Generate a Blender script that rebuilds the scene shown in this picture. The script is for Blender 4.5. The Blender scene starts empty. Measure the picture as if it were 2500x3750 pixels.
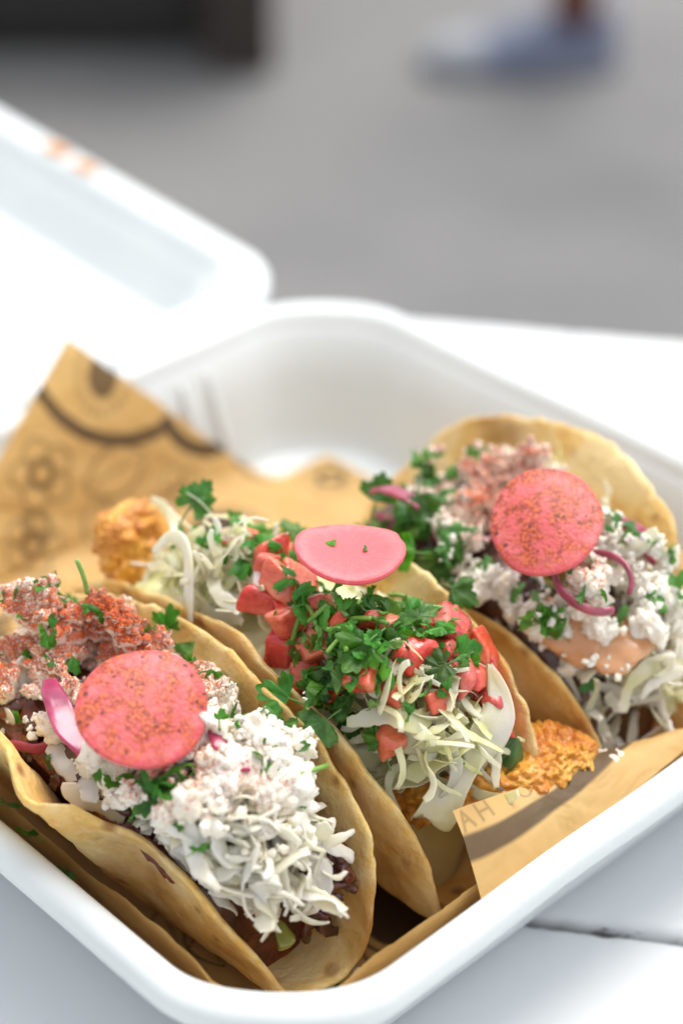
import bpy, bmesh, math, random
import numpy as np
from mathutils import Vector, Matrix

# ------------------------------------------------------------------ camera, sky, sun, exposure
sc = bpy.context.scene
COL = sc.collection
CM = 0.01
PHI = math.radians(-46.6)                      # the box stands diagonally on the table
EU = np.array([math.cos(PHI), math.sin(PHI), 0.0])   # u: from the hinge side towards the open front wall
EV = np.array([-math.sin(PHI), math.cos(PHI), 0.0])  # v: across the tacos
EZ = np.array([0.0, 0.0, 1.0])
FR = np.stack([EU, EV, EZ])

cam_d = bpy.data.cameras.new('camera')
cam = bpy.data.objects.new('camera', cam_d); COL.objects.link(cam)
cam.location = (0.009, -0.39, 0.325)
cam.rotation_euler = (math.radians(90 - 33.6), 0, 0)
cam_d.sensor_fit = 'VERTICAL'; cam_d.sensor_height = 36; cam_d.sensor_width = 24
cam_d.lens = 70
cam_d.clip_start = 0.02; cam_d.clip_end = 200
cam_d.dof.use_dof = True
cam_d.dof.focus_distance = 0.412
cam_d.dof.aperture_fstop = 6.0
sc.camera = cam

SUN_EL, SUN_AZ = math.radians(66), math.radians(35)   # azimuth clockwise from +y
world = bpy.data.worlds.new('World'); sc.world = world
world.use_nodes = True
wn = world.node_tree.nodes; wl = world.node_tree.links
sky = wn.new('ShaderNodeTexSky'); sky.sky_type = 'NISHITA'; sky.sun_disc = False
sky.sun_elevation = SUN_EL; sky.sun_rotation = SUN_AZ
sky.air_density = 1.0; sky.dust_density = 3.0; sky.ozone_density = 0.6
hz = wn.new('ShaderNodeHueSaturation'); hz.inputs['Saturation'].default_value = 0.20   # thin white cloud cover
wl.new(sky.outputs[0], hz.inputs['Color']); wl.new(hz.outputs[0], wn['Background'].inputs['Color'])
wn['Background'].inputs['Strength'].default_value = 0.15

sun_d = bpy.data.lights.new('sun', 'SUN'); sun = bpy.data.objects.new('sun', sun_d); COL.objects.link(sun)
sun_d.energy = 0.95; sun_d.angle = math.radians(32); sun_d.color = (1.0, 0.93, 0.84)
sd = Vector((math.sin(SUN_AZ) * math.cos(SUN_EL), math.cos(SUN_AZ) * math.cos(SUN_EL), math.sin(SUN_EL)))
sun.rotation_euler = sd.to_track_quat('Z', 'Y').to_euler()

sc.view_settings.view_transform = 'Standard'; sc.view_settings.look = 'None'
sc.view_settings.exposure = 0.90; sc.view_settings.gamma = 1.0
sc.view_settings.use_curve_mapping = False
sc.render.engine = 'CYCLES'
sc.cycles.use_denoising = True
sc.cycles.max_bounces = 10; sc.cycles.diffuse_bounces = 5; sc.cycles.transmission_bounces = 5

# ------------------------------------------------------------------ helpers
rng = np.random.default_rng(11)
random.seed(5)

def _h(ix, iy, iz, seed):
    n = (ix.astype(np.int64) * 374761393 + iy.astype(np.int64) * 668265263 + iz.astype(np.int64) * 2147483647 + seed * 1274126177) & 0x7fffffff
    n = ((n ^ (n >> 13)) * 1274126177) & 0x7fffffff
    n = (n ^ (n >> 16)) & 0xffff
    return n / 32767.5 - 1.0

def vnoise(p, seed=0):
    p = np.asarray(p, float); f = np.floor(p); t = p - f; t = t * t * (3 - 2 * t)
    i = f.astype(np.int64); out = 0
    for dx in (0, 1):
        wx = t[:, 0] if dx else 1 - t[:, 0]
        for dy in (0, 1):
            wy = t[:, 1] if dy else 1 - t[:, 1]
            for dz in (0, 1):
                wz = t[:, 2] if dz else 1 - t[:, 2]
                out = out + wx * wy * wz * _h(i[:, 0] + dx, i[:, 1] + dy, i[:, 2] + dz, seed)
    return out

def fbm(p, seed=0, octv=3):
    a, s, o = 1.0, 1.0, 0
    for k in range(octv):
        o = o + a * vnoise(np.asarray(p) * s + 17.3 * k, seed + k); a *= 0.5; s *= 2.03
    return o

def W(p):
    """box frame (u, v, z) in cm -> world metres"""
    return np.asarray(p, float) @ FR * CM

def make_mesh(name, verts, faces, material=None, smooth=True):
    me = bpy.data.meshes.new(name)
    me.from_pydata(np.asarray(verts).tolist(), [], [tuple(f) for f in faces])
    if smooth: me.shade_smooth()
    if material: me.materials.append(material)
    me.update()
    return me

def link(name, me, parent=None, mw=None):
    o = bpy.data.objects.new(name, me); COL.objects.link(o)
    if parent is not None: o.parent = parent
    if mw is not None: o.matrix_world = mw
    return o

def tag(o, label=None, cat=None, group=None, kind=None):
    if label: o['label'] = label
    if cat: o['category'] = cat
    if group: o['group'] = group
    if kind: o['kind'] = kind
    return o

def empty(name, uvz):
    o = bpy.data.objects.new(name, None); COL.objects.link(o); o.empty_display_size = 0.01
    o.location = W(uvz)
    return o

def keep_parent(child, parent):
    child.parent = parent
    child.matrix_parent_inverse = Matrix.Translation(parent.location).inverted()

def grid_faces(n, m, wrap=False):
    f = []
    for i in range(n - 1):
        for j in range(m if wrap else m - 1):
            k = (j + 1) % m
            f.append((i * m + j, i * m + k, (i + 1) * m + k, (i + 1) * m + j))
    return f

_ico = {}
def ico(sub):
    if sub not in _ico:
        bm = bmesh.new(); bmesh.ops.create_icosphere(bm, subdivisions=sub, radius=1)
        _ico[sub] = (np.array([v.co[:] for v in bm.verts]), [tuple(v.index for v in f.verts) for f in bm.faces]); bm.free()
    v, f = _ico[sub]
    return v.copy(), f

def box_mesh(lo, hi, bev=0.0):
    bm = bmesh.new(); bmesh.ops.create_cube(bm, size=1)
    lo, hi = np.array(lo, float), np.array(hi, float)
    for v in bm.verts:
        v.co = Vector((lo + hi) / 2 + np.array(v.co[:]) * (hi - lo))
    if bev: bmesh.ops.bevel(bm, geom=bm.edges[:], offset=bev, segments=2, affect='EDGES')
    vs = np.array([v.co[:] for v in bm.verts]); bm.verts.index_update()
    fs = [tuple(v.index for v in f.verts) for f in bm.faces]; bm.free()
    return vs, fs

def rot_z(a): c, s = math.cos(a), math.sin(a); return np.array([[c, -s, 0], [s, c, 0], [0, 0, 1.]])
def rot_x(a): c, s = math.cos(a), math.sin(a); return np.array([[1., 0, 0], [0, c, -s], [0, s, c]])
def rot_y(a): c, s = math.cos(a), math.sin(a); return np.array([[c, 0, s], [0, 1., 0], [-s, 0, c]])

def smooth_path(pts, n):
    """Catmull-Rom through points"""
    P = np.asarray(pts, float); P = np.vstack([2 * P[0] - P[1], P, 2 * P[-1] - P[-2]])
    k = len(P) - 3; t = np.linspace(0, k - 1e-6, n); i = t.astype(int); f = (t - i)[:, None]
    a, b, c, d = P[i], P[i + 1], P[i + 2], P[i + 3]
    return 0.5 * (2 * b + (c - a) * f + (2 * a - 5 * b + 4 * c - d) * f ** 2 + (3 * b - a - 3 * c + d) * f ** 3)

def sweep(path, widths, thick, up0=(0, 0, 1), m=10, twist=None, power=2.6, cap=True):
    """flattened tube along a path; widths/thick per station"""
    path = np.asarray(path, float); n = len(path)
    T = np.gradient(path, axis=0); T /= np.linalg.norm(T, axis=1)[:, None] + 1e-9
    up = np.array(up0, float); vs = []
    ang = np.linspace(0, 2 * math.pi, m, endpoint=False)
    ca, sa = np.cos(ang), np.sin(ang)
    ca = np.sign(ca) * np.abs(ca) ** (2 / power); sa = np.sign(sa) * np.abs(sa) ** (2 / power)
    widths = np.broadcast_to(widths, (n,)); thick = np.broadcast_to(thick, (n,))
    for i in range(n):
        up = up - T[i] * (up @ T[i]); up /= np.linalg.norm(up) + 1e-9
        side = np.cross(T[i], up); u2, s2 = up, side
        if twist is not None:
            c, s = math.cos(twist[i]), math.sin(twist[i]); s2 = side * c + up * s; u2 = up * c - side * s
        vs.append(path[i] + s2 * ca[:, None] * widths[i] / 2 + u2 * sa[:, None] * thick[i] / 2)
    V = np.vstack(vs); F = grid_faces(n, m, True)
    if cap:
        F.append(tuple(range(m))[::-1]); F.append(tuple((n - 1) * m + j for j in range(m)))
    return V, F

# ------------------------------------------------------------------ materials
def nodes(name):
    m = bpy.data.materials.new(name); m.use_nodes = True
    nt = m.node_tree; return m, nt, nt.nodes['Principled BSDF']

def add(nt, kind, **kw):
    n = nt.nodes.new(kind)
    for k, v in kw.items():
        if k.startswith('i_'): n.inputs[k[2:].replace('_', ' ')].default_value = v
        else: setattr(n, k, v)
    return n

def noise(nt, scale, detail=3, rough=0.55, coord=None, dist=0.0):
    n = add(nt, 'ShaderNodeTexNoise'); n.inputs['Scale'].default_value = scale
    n.inputs['Detail'].default_value = detail; n.inputs['Roughness'].default_value = rough
    n.inputs['Distortion'].default_value = dist
    if coord is not None: nt.links.new(coord, n.inputs['Vector'])
    return n

def ramp(nt, fac, stops, interp='LINEAR'):
    r = add(nt, 'ShaderNodeValToRGB'); e = r.color_ramp.elements; r.color_ramp.interpolation = interp
    while len(e) < len(stops): e.new(0.5)
    for el, (p, c) in zip(e, stops):
        el.position = p; el.color = tuple(c) + (1,) if len(c) == 3 else c
    nt.links.new(fac, r.inputs[0]); return r

def mixc(nt, fac, a, b, mode='MIX'):
    n = add(nt, 'ShaderNodeMix', data_type='RGBA', blend_type=mode)
    for sock, val in ((n.inputs[0], fac), (n.inputs[6], a), (n.inputs[7], b)):
        if hasattr(val, 'is_output'): nt.links.new(val, sock)
        elif isinstance(val, (int, float)): sock.default_value = val
        else: sock.default_value = tuple(val) + (1,)
    return n.outputs[2]

def math_n(nt, op, a, b=None, clamp=False):
    n = add(nt, 'ShaderNodeMath', operation=op, use_clamp=clamp)
    for sock, val in zip(n.inputs, (a, b)):
        if val is None: continue
        if hasattr(val, 'is_output'): nt.links.new(val, sock)
        else: sock.default_value = val
    return n.outputs[0]

def bump(nt, bsdf, height, strength, dist, prev=None):
    b = add(nt, 'ShaderNodeBump'); b.inputs['Strength'].default_value = strength; b.inputs['Distance'].default_value = dist
    nt.links.new(height, b.inputs['Height'])
    if prev is not None: nt.links.new(prev.outputs[0], b.inputs['Normal'])
    nt.links.new(b.outputs[0], bsdf.inputs['Normal']); return b

def obj_coord(nt):
    return add(nt, 'ShaderNodeTexCoord').outputs['Object']

def wpos(nt):
    return add(nt, 'ShaderNodeNewGeometry').outputs['Position']

def hsv_random(nt, col, dh=0.02, dsv=0.25, dv=0.35):
    info = add(nt, 'ShaderNodeObjectInfo'); h = add(nt, 'ShaderNodeHueSaturation')
    r = info.outputs['Random']
    r2 = math_n(nt, 'FRACT', math_n(nt, 'MULTIPLY', r, 37.7)); r3 = math_n(nt, 'FRACT', math_n(nt, 'MULTIPLY', r, 91.3))
    nt.links.new(math_n(nt, 'MULTIPLY_ADD', r, dh * 2), h.inputs['Hue']); h.inputs['Hue'].links[0].from_node.inputs[2].default_value = 0.5 - dh
    nt.links.new(math_n(nt, 'MULTIPLY_ADD', r2, dsv * 2), h.inputs['Saturation']); h.inputs['Saturation'].links[0].from_node.inputs[2].default_value = 1 - dsv
    nt.links.new(math_n(nt, 'MULTIPLY_ADD', r3, dv * 2), h.inputs['Value']); h.inputs['Value'].links[0].from_node.inputs[2].default_value = 1 - dv
    nt.links.new(col, h.inputs['Color']); return h.outputs[0]

def sss(b, w, rad, scale):
    b.inputs['Subsurface Weight'].default_value = w
    b.inputs['Subsurface Radius'].default_value = rad
    b.inputs['Subsurface Scale'].default_value = scale

def transl(nt, bsdf, col, w):
    t = add(nt, 'ShaderNodeBsdfTranslucent'); mx = add(nt, 'ShaderNodeMixShader'); mx.inputs[0].default_value = w
    if hasattr(col, 'is_output'): nt.links.new(col, t.inputs['Color'])
    else: t.inputs['Color'].default_value = tuple(col) + (1,)
    out = nt.nodes['Material Output']
    nt.links.new(bsdf.outputs[0], mx.inputs[1]); nt.links.new(t.outputs[0], mx.inputs[2]); nt.links.new(mx.outputs[0], out.inputs['Surface'])
    return t

POWDER_SPOTS = []   # (world centre m, radius m, amount) of the chilli powder shaken over the tacos
def powder_mask(nt, spots, fine=1500, w1=.55):
    """speckle of red chilli powder, densest near the given places"""
    pos = wpos(nt); dens = None
    for (c, r, a) in spots:
        v = add(nt, 'ShaderNodeVectorMath', operation='DISTANCE'); nt.links.new(pos, v.inputs[0]); v.inputs[1].default_value = tuple(c)
        d = math_n(nt, 'DIVIDE', v.outputs['Value'], r); d = math_n(nt, 'SUBTRACT', 1.0, d, True); d = math_n(nt, 'MULTIPLY', d, a)
        dens = d if dens is None else math_n(nt, 'MAXIMUM', dens, d)
    n1 = noise(nt, fine, 2, 0.6, pos); n2 = noise(nt, fine * 0.22, 3, 0.6, pos)
    s = math_n(nt, 'ADD', math_n(nt, 'MULTIPLY', n1.outputs[0], w1), math_n(nt, 'MULTIPLY', n2.outputs[0], 1 - w1))
    thr = math_n(nt, 'SUBTRACT', 0.66, math_n(nt, 'MULTIPLY', dens, 0.30))
    k = math_n(nt, 'MULTIPLY', math_n(nt, 'SUBTRACT', s, thr), 6.0, True)
    return math_n(nt, 'MULTIPLY', k, math_n(nt, 'GREATER_THAN', dens, 0.001)), n1, n2

def powder_color(nt, n2):
    return ramp(nt, n2.outputs[0], [(0.38, (0.20, 0.022, 0.008)), (0.5, (0.46, 0.065, 0.014)), (0.62, (0.66, 0.16, 0.035))]).outputs[0]

def up_facing(nt):
    g = add(nt, 'ShaderNodeNewGeometry'); s = add(nt, 'ShaderNodeSeparateXYZ'); nt.links.new(g.outputs['Normal'], s.inputs[0])
    return math_n(nt, 'MULTIPLY', math_n(nt, 'ADD', s.outputs[2], 0.25), 1.6, True)

def mat_foam():
    m, nt, b = nodes('white_pulp'); c = obj_coord(nt)
    n = noise(nt, 420, 4, 0.6, c); n2 = noise(nt, 30, 3, 0.5, c)
    b.inputs['Base Color'].default_value = (0.80, 0.81, 0.80, 1)
    nt.links.new(ramp(nt, n2.outputs[0], [(0.3, (0.655, 0.695, 0.70)), (0.7, (0.695, 0.73, 0.73))]).outputs[0], b.inputs['Base Color'])
    b.inputs['Roughness'].default_value = 0.5
    sss(b, 0.25, (1, 1, 0.9), 0.003)
    b1 = bump(nt, b, n.outputs[0], 0.25, 0.0004); bump(nt, b, n2.outputs[0], 0.2, 0.002, b1)
    return m

def mat_tortilla(seed=0.0, scorch=0.6, thr=0.58):
    m, nt, b = nodes('corn_tortilla'); co = obj_coord(nt)
    mp = add(nt, 'ShaderNodeMapping'); mp.inputs['Location'].default_value = (seed, seed * 2.1, 0); nt.links.new(co, mp.inputs[0]); c = mp.outputs[0]
    n1 = noise(nt, 55, 5, 0.6, c); n2 = noise(nt, 210, 4, 0.65, c); n3 = noise(nt, 900, 3, 0.6, c); n4 = noise(nt, 26, 3, 0.6, c, 0.6)
    base = ramp(nt, n1.outputs[0], [(0.30, (0.66, 0.37, 0.095)), (0.46, (0.81, 0.54, 0.18)), (0.60, (0.89, 0.70, 0.36))]).outputs[0]
    pale = ramp(nt, n2.outputs[0], [(0.46, (0, 0, 0)), (0.66, (1, 1, 1))]).outputs[0]
    base = mixc(nt, math_n(nt, 'MULTIPLY', pale, 0.45), base, (0.85, 0.68, 0.37))
    toast = ramp(nt, n4.outputs[0], [(thr, (0, 0, 0)), (thr + .12, (1, 1, 1))]).outputs[0]
    base = mixc(nt, math_n(nt, 'MULTIPLY', toast, scorch), base, (0.42, 0.19, 0.045))
    speck = ramp(nt, n3.outputs[0], [(0.68, (0, 0, 0)), (0.74, (1, 1, 1))]).outputs[0]
    base = mixc(nt, math_n(nt, 'MULTIPLY', speck, 0.55), base, (0.28, 0.13, 0.04))
    # small griddle freckles and a few larger scorched blisters
    vo = add(nt, 'ShaderNodeTexVoronoi', feature='F1'); vo.inputs['Scale'].default_value = 150; vo.inputs['Randomness'].default_value = 1.0; nt.links.new(c, vo.inputs['Vector'])
    gate = noise(nt, 70, 2, 0.6, c)
    fk_ = math_n(nt, 'MULTIPLY', ramp(nt, vo.outputs['Distance'], [(0.10, (1, 1, 1)), (0.34, (0, 0, 0))]).outputs[0], ramp(nt, gate.outputs[0], [(0.47, (0, 0, 0)), (0.56, (1, 1, 1))]).outputs[0])
    base = mixc(nt, math_n(nt, 'MULTIPLY', fk_, 0.8), base, (0.26, 0.10, 0.025))
    nt.links.new(base, b.inputs['Base Color']); b.inputs['Roughness'].default_value = 0.6
    b.inputs['Specular IOR Level'].default_value = 0.25
    sss(b, 0.25, (1.0, 0.6, 0.25), 0.003)
    b0_ = bump(nt, b, n1.outputs[0], 0.5, 0.003); b1 = bump(nt, b, n2.outputs[0], 0.6, 0.0015, b0_); bump(nt, b, n3.outputs[0], 0.4, 0.0006, b1)
    return m

def mat_cheese():
    m, nt, b = nodes('crumbled_cheese'); pos = wpos(nt)
    n = noise(nt, 700, 4, 0.65, pos); n2 = noise(nt, 120, 2, 0.5, pos)
    base = ramp(nt, n2.outputs[0], [(0.3, (0.84, 0.77, 0.63)), (0.7, (0.90, 0.86, 0.77))]).outputs[0]
    k, p1, p2 = powder_mask(nt, POWDER_SPOTS, 2000, .68)
    stain = math_n(nt, 'MULTIPLY', ramp(nt, p2.outputs[0], [(0.45, (0, 0, 0)), (0.7, (1, 1, 1))]).outputs[0], 0.25)
    k2 = math_n(nt, 'MULTIPLY', k, up_facing(nt))
    base = mixc(nt, k2, base, powder_color(nt, p1))
    nt.links.new(base, b.inputs['Base Color']); b.inputs['Roughness'].default_value = 0.6
    b.inputs['Specular IOR Level'].default_value = 0.3
    sss(b, 0.35, (1.0, 0.85, 0.6), 0.0025)
    bump(nt, b, n.outputs[0], 0.5, 0.0006)
    return m

def mat_radish(name, powdered):
    m, nt, b = nodes(name); c = obj_coord(nt)
    sep = add(nt, 'ShaderNodeVectorMath', operation='LENGTH'); nt.links.new(c, sep.inputs[0])
    n = noise(nt, 260, 4, 0.6, c); n2 = noise(nt, 1400, 2, 0.6, c)
    # flesh rings: slightly deeper pink towards the skin
    rr = math_n(nt, 'DIVIDE', sep.outputs['Value'], 0.0152)
    rr = math_n(nt, 'ADD', rr, math_n(nt, 'MULTIPLY', math_n(nt, 'SUBTRACT', n.outputs[0], 0.5), 0.25))
    base = ramp(nt, rr, [(0.1, (0.68, 0.105, 0.12)), (0.55, (0.71, 0.12, 0.135)), (0.72, (0.76, 0.18, 0.19)), (0.80, (0.66, 0.085, 0.105)), (1.0, (0.72, 0.14, 0.15))]).outputs[0]
    nv_ = add(nt, 'ShaderNodeVectorMath', operation='NORMALIZE'); nt.links.new(c, nv_.inputs[0])
    fib = noise(nt, 11, 3, 0.65, nv_.outputs[0], .4)
    base = mixc(nt, math_n(nt, 'MULTIPLY', ramp(nt, fib.outputs[0], [(0.45, (0, 0, 0)), (0.68, (1, 1, 1))]).outputs[0], 0.14), base, (0.86, 0.38, 0.37))
    if powdered:
        k, p1, p2 = powder_mask(nt, powdered, 1300, .45)
        k = math_n(nt, 'MULTIPLY', k, ramp(nt, noise(nt, 230, 3, 0.6, c).outputs[0], [(0.40, (.15, .15, .15)), (0.55, (1, 1, 1))]).outputs[0])
        base = mixc(nt, math_n(nt, 'MULTIPLY', k, math_n(nt, 'MULTIPLY', up_facing(nt), 0.9)), base, powder_color(nt, p1))
        v = add(nt, 'ShaderNodeTexVoronoi', feature='F1'); v.inputs['Scale'].default_value = 420; nt.links.new(c, v.inputs['Vector'])
        gate = noise(nt, 300, 1, 0.5, c)
        sp = math_n(nt, 'MULTIPLY', math_n(nt, 'LESS_THAN', v.outputs['Distance'], 0.22), math_n(nt, 'GREATER_THAN', gate.outputs[0], 0.56))
        base = mixc(nt, math_n(nt, 'MULTIPLY', sp, 0.85), base, (0.10, 0.015, 0.01))
        b.inputs['Roughness'].default_value = 0.5
        b.inputs['Coat Weight'].default_value = 0.12; b.inputs['Coat Roughness'].default_value = 0.35
        bump(nt, b, p1.outputs[0], 0.5, 0.0007)
    else:
        b.inputs['Roughness'].default_value = 0.5
        b.inputs['Coat Weight'].default_value = 0.10; b.inputs['Coat Roughness'].default_value = 0.3
        b1 = bump(nt, b, n.outputs[0], 0.2, 0.0008); bump(nt, b, n2.outputs[0], 0.25, 0.0003, b1)
    nt.links.new(base, b.inputs['Base Color'])
    sss(b, 0.4, (1.0, 0.35, 0.3), 0.003)
    return m

def mat_leaf():
    m, nt, b = nodes('cilantro_green'); uv = add(nt, 'ShaderNodeUVMap').outputs[0]; c = obj_coord(nt)
    n = noise(nt, 180, 3, 0.6, c); n2 = noise(nt, 900, 3, 0.6, c)
    base = ramp(nt, n.outputs[0], [(0.3, (0.022, 0.095, 0.010)), (0.5, (0.055, 0.185, 0.020)), (0.72, (0.14, 0.33, 0.05))]).outputs[0]
    # veins fan out from the base of the leaf: u of the uv map runs across, v along
    sx = add(nt, 'ShaderNodeSeparateXYZ'); nt.links.new(uv, sx.inputs[0])
    w = math_n(nt, 'ABSOLUTE', math_n(nt, 'SUBTRACT', math_n(nt, 'FRACT', math_n(nt, 'MULTIPLY', sx.outputs[0], 7.0)), 0.5))
    vein = math_n(nt, 'LESS_THAN', math_n(nt, 'MULTIPLY', w, math_n(nt, 'ADD', sx.outputs[1], 0.15)), 0.018)
    base = mixc(nt, math_n(nt, 'MULTIPLY', vein, 0.45), base, (0.22, 0.42, 0.10))
    base = hsv_random(nt, base, 0.026, 0.15, 0.5)
    # pale underside
    g = add(nt, 'ShaderNodeNewGeometry')
    base = mixc(nt, math_n(nt, 'MULTIPLY', g.outputs['Backfacing'], 0.35), base, (0.20, 0.36, 0.14))
    nt.links.new(base, b.inputs['Base Color']); b.inputs['Roughness'].default_value = 0.44
    b.inputs['Specular IOR Level'].default_value = 0.45
    h = math_n(nt, 'ADD', math_n(nt, 'MULTIPLY', vein, -0.5), n2.outputs[0])
    bump(nt, b, h, 0.35, 0.0005)
    t = transl(nt, b, mixc(nt, 0.5, base, (0.20, 0.50, 0.03)), 0.30)
    return m

def mat_simple(name, stops, scale, rough, ss=None, coat=0.0, bumps=(), rnd=None, spec=0.5, tr=None, world_c=False, det=4):
    m, nt, b = nodes(name); c = wpos(nt) if world_c else obj_coord(nt)
    n = noise(nt, scale, det, 0.6, c)
    col = ramp(nt, n.outputs[0], stops).outputs[0]
    if rnd: col = hsv_random(nt, col, *rnd)
    nt.links.new(col, b.inputs['Base Color']); b.inputs['Roughness'].default_value = rough
    b.inputs['Specular IOR Level'].default_value = spec
    b.inputs['Coat Weight'].default_value = coat; b.inputs['Coat Roughness'].default_value = 0.12
    if ss: sss(b, *ss)
    prev = None
    for (s, st, d) in bumps:
        prev = bump(nt, b, noise(nt, s, 4, 0.6, c).outputs[0], st, d, prev)
    if tr: transl(nt, b, col, tr)
    return m

def mat_paper():
    m, nt, b = nodes('printed_kraft_paper'); c = obj_coord(nt)
    n1 = noise(nt, 60, 4, 0.6, c); n2 = noise(nt, 1600, 3, 0.6, c); n3 = noise(nt, 45, 3, 0.5, c, 1.2)
    paper = ramp(nt, n1.outputs[0], [(0.3, (0.68, 0.43, 0.155)), (0.7, (0.78, 0.53, 0.22))]).outputs[0]
    grs = noise(nt, 34, 3, 0.55, c); paper = mixc(nt, math_n(nt, 'MULTIPLY', ramp(nt, grs.outputs[0], [(0.60, (0, 0, 0)), (0.64, (1, 1, 1))]).outputs[0], 0.35), paper, (0.50, 0.27, 0.08))
    ink = add(nt, 'ShaderNodeAttribute', attribute_name='ink')
    col = mixc(nt, math_n(nt, 'MULTIPLY', ink.outputs['Fac'], 1.12, True), paper, (0.030, 0.022, 0.022))
    nt.links.new(col, b.inputs['Base Color']); b.inputs['Roughness'].default_value = 0.55
    b.inputs['Specular IOR Level'].default_value = 0.4
    b1 = bump(nt, b, n3.outputs[0], 0.7, 0.004); bump(nt, b, n2.outputs[0], 0.2, 0.0002, b1)
    transl(nt, b, mixc(nt, 0.4, col, (0.8, 0.45, 0.12)), 0.28)
    return m

def mat_table():
    m, nt, b = nodes('white_painted_wood'); c = obj_coord(nt)
    mp = add(nt, 'ShaderNodeMapping'); mp.inputs['Scale'].default_value = (1, 14, 14); nt.links.new(c, mp.inputs[0])
    g = noise(nt, 9, 5, 0.6, mp.outputs[0]); n2 = noise(nt, 5, 3, 0.5, c); n3 = noise(nt, 380, 3, 0.6, c)
    col = ramp(nt, n2.outputs[0], [(0.3, (0.675, 0.695, 0.705)), (0.7, (0.715, 0.73, 0.74))]).outputs[0]
    spk = ramp(nt, n3.outputs[0], [(0.755, (0, 0, 0)), (0.775, (1, 1, 1))]).outputs[0]
    col = mixc(nt, math_n(nt, 'MULTIPLY', spk, 0.6), col, (0.35, 0.33, 0.31))
    # paint worn off along the arrises: wear is stored on the mesh
    wear = add(nt, 'ShaderNodeAttribute', attribute_name='wear')
    nw = noise(nt, 120, 4, 0.65, mp.outputs[0])
    wf = math_n(nt, 'MULTIPLY', math_n(nt, 'SUBTRACT', math_n(nt, 'ADD', wear.outputs['Fac'], math_n(nt, 'MULTIPLY', nw.outputs[0], 0.9)), 0.98), 6, True)
    col = mixc(nt, wf, col, (0.10, 0.085, 0.075))
    nt.links.new(col, b.inputs['Base Color']); b.inputs['Roughness'].default_value = 0.42
    b1 = bump(nt, b, g.outputs[0], 0.12, 0.0012); bump(nt, b, n3.outputs[0], 0.08, 0.0006, b1)
    return m

# ------------------------------------------------------------------ the ground, far below the table
ground_m = mat_simple('asphalt', [(0.28, (0.145, 0.145, 0.148)), (0.5, (0.195, 0.194, 0.193)), (0.72, (0.225, 0.222, 0.217))], 1.6, 0.85, bumps=((160, 0.5, 0.004),), world_c=True)
g = 60.0
gv = [(-g, -g, -0.75), (g, -g, -0.75), (g, g, -0.75), (-g, g, -0.75)]
tag(link('ground', make_mesh('ground', gv, [(0, 1, 2, 3)], ground_m, False)), kind='structure')

# ------------------------------------------------------------------ table of white planks
TA = math.radians(-10.5)
TE = np.array([math.cos(TA), math.sin(TA), 0]); TN = np.array([-math.sin(TA), math.cos(TA), 0])
table_m = mat_table()
wood_dark = mat_simple('dark_wood', [(0.3, (0.02, 0.015, 0.012)), (0.7, (0.045, 0.03, 0.022))], 30, 0.6, bumps=((90, 0.3, 0.002),))
table = bpy.data.objects.new('table', None); COL.objects.link(table); table.location = (0, 0, -0.75)
tag(table, 'white painted plank table under the open takeaway box', 'table')
def plank(y0, y1, seed, chip):
    # cross-section with rounded, chipped arrises, swept along the plank
    xs = np.concatenate([np.linspace(-75, -20, 24), np.linspace(-19.8, 25, 300), np.linspace(26, 75, 24)])
    prof = [(0.0, -2.5), (0.0, -0.9), (0.0, -0.32), (0.05, -0.13), (0.16, -0.03), (0.34, 0.0), (0.8, 0.0), (2.5, 0.0)]
    prof = [(y0 + a, z) for a, z in prof] + [(y1 - a, z) for a, z in prof[::-1]]
    wearp = [0.7, 0.75, 0.7, 0.52, 0.3, 0.05, 0, 0]; wearp = wearp + wearp[::-1]
    V, Wr = [], []
    k = len(prof)
    P = np.array([(x, y, z) for x in xs for (y, z) in prof])
    idx = np.tile(np.arange(k), len(xs)); edge = np.minimum(idx, k - 1 - idx)
    n = fbm(np.c_[P[:, 0] * 0.9, np.round(P[:, 1] / 7), P[:, 2] * 0 + seed], 3, 4)
    n2 = fbm(np.c_[P[:, 0] * 4, idx, P[:, 2]], 9, 2)
    sgn = np.where(idx < k / 2, 1, -1)
    f = np.interp(edge, [0, 2, 3, 4, 5, 6, 7], [0.4, 1, 1, 0.8, 0.4, 0.0, 0])
    P[:, 1] += sgn * f * (0.05 * n + 0.03 * n2) * chip
    P[:, 2] -= f * np.abs(0.05 * n2 + 0.04 * n) * chip * (edge > 1)
    P[:, 2] += 0.02 * vnoise(np.c_[P[:, 0] * 0.05, P[:, 1] * 0.2, P[:, 2] * 0], 4) * (edge > 2)
    wear = np.tile(np.array(wearp), len(xs)) * np.clip(0.75 + 0.5 * n, 0, 1.3)
    world = (P[:, :1] * TE + P[:, 1:2] * TN + P[:, 2:] * EZ) * CM
    F = grid_faces(len(xs), k, True)
    F.append(tuple(range(k))[::-1]); F.append(tuple((len(xs) - 1) * k + j for j in range(k)))
    me = make_mesh('plank', world - np.array([0, 0, -0.75]), F, table_m)
    at = me.attributes.new('wear', 'FLOAT', 'POINT'); at.data.foreach_set('value', wear.astype(np.float32))
    link('plank', me, table)
for i, (y0, y1) in enumerate([(8.52, 22.4), (-5.44, 8.40), (-19.5, -5.68), (-33.6, -19.65)]):
    plank(y0, y1, i * 7.7, 1.0)
def tbox(name, lo, hi, mt, parent):
    v, f = box_mesh(lo, hi, 0.15)
    w = (v[:, :1] * TE + v[:, 1:2] * TN + v[:, 2:] * EZ) * CM
    return link(name, make_mesh(name, w - np.array([0, 0, -0.75]), f, mt, False), parent)
for (x, y) in ((-66, -28), (66, -28), (-66, 17), (66, 17)):
    tbox('leg', (x - 3, y - 3, -75), (x + 3, y + 3, -2.6), table_m, table)
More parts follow.
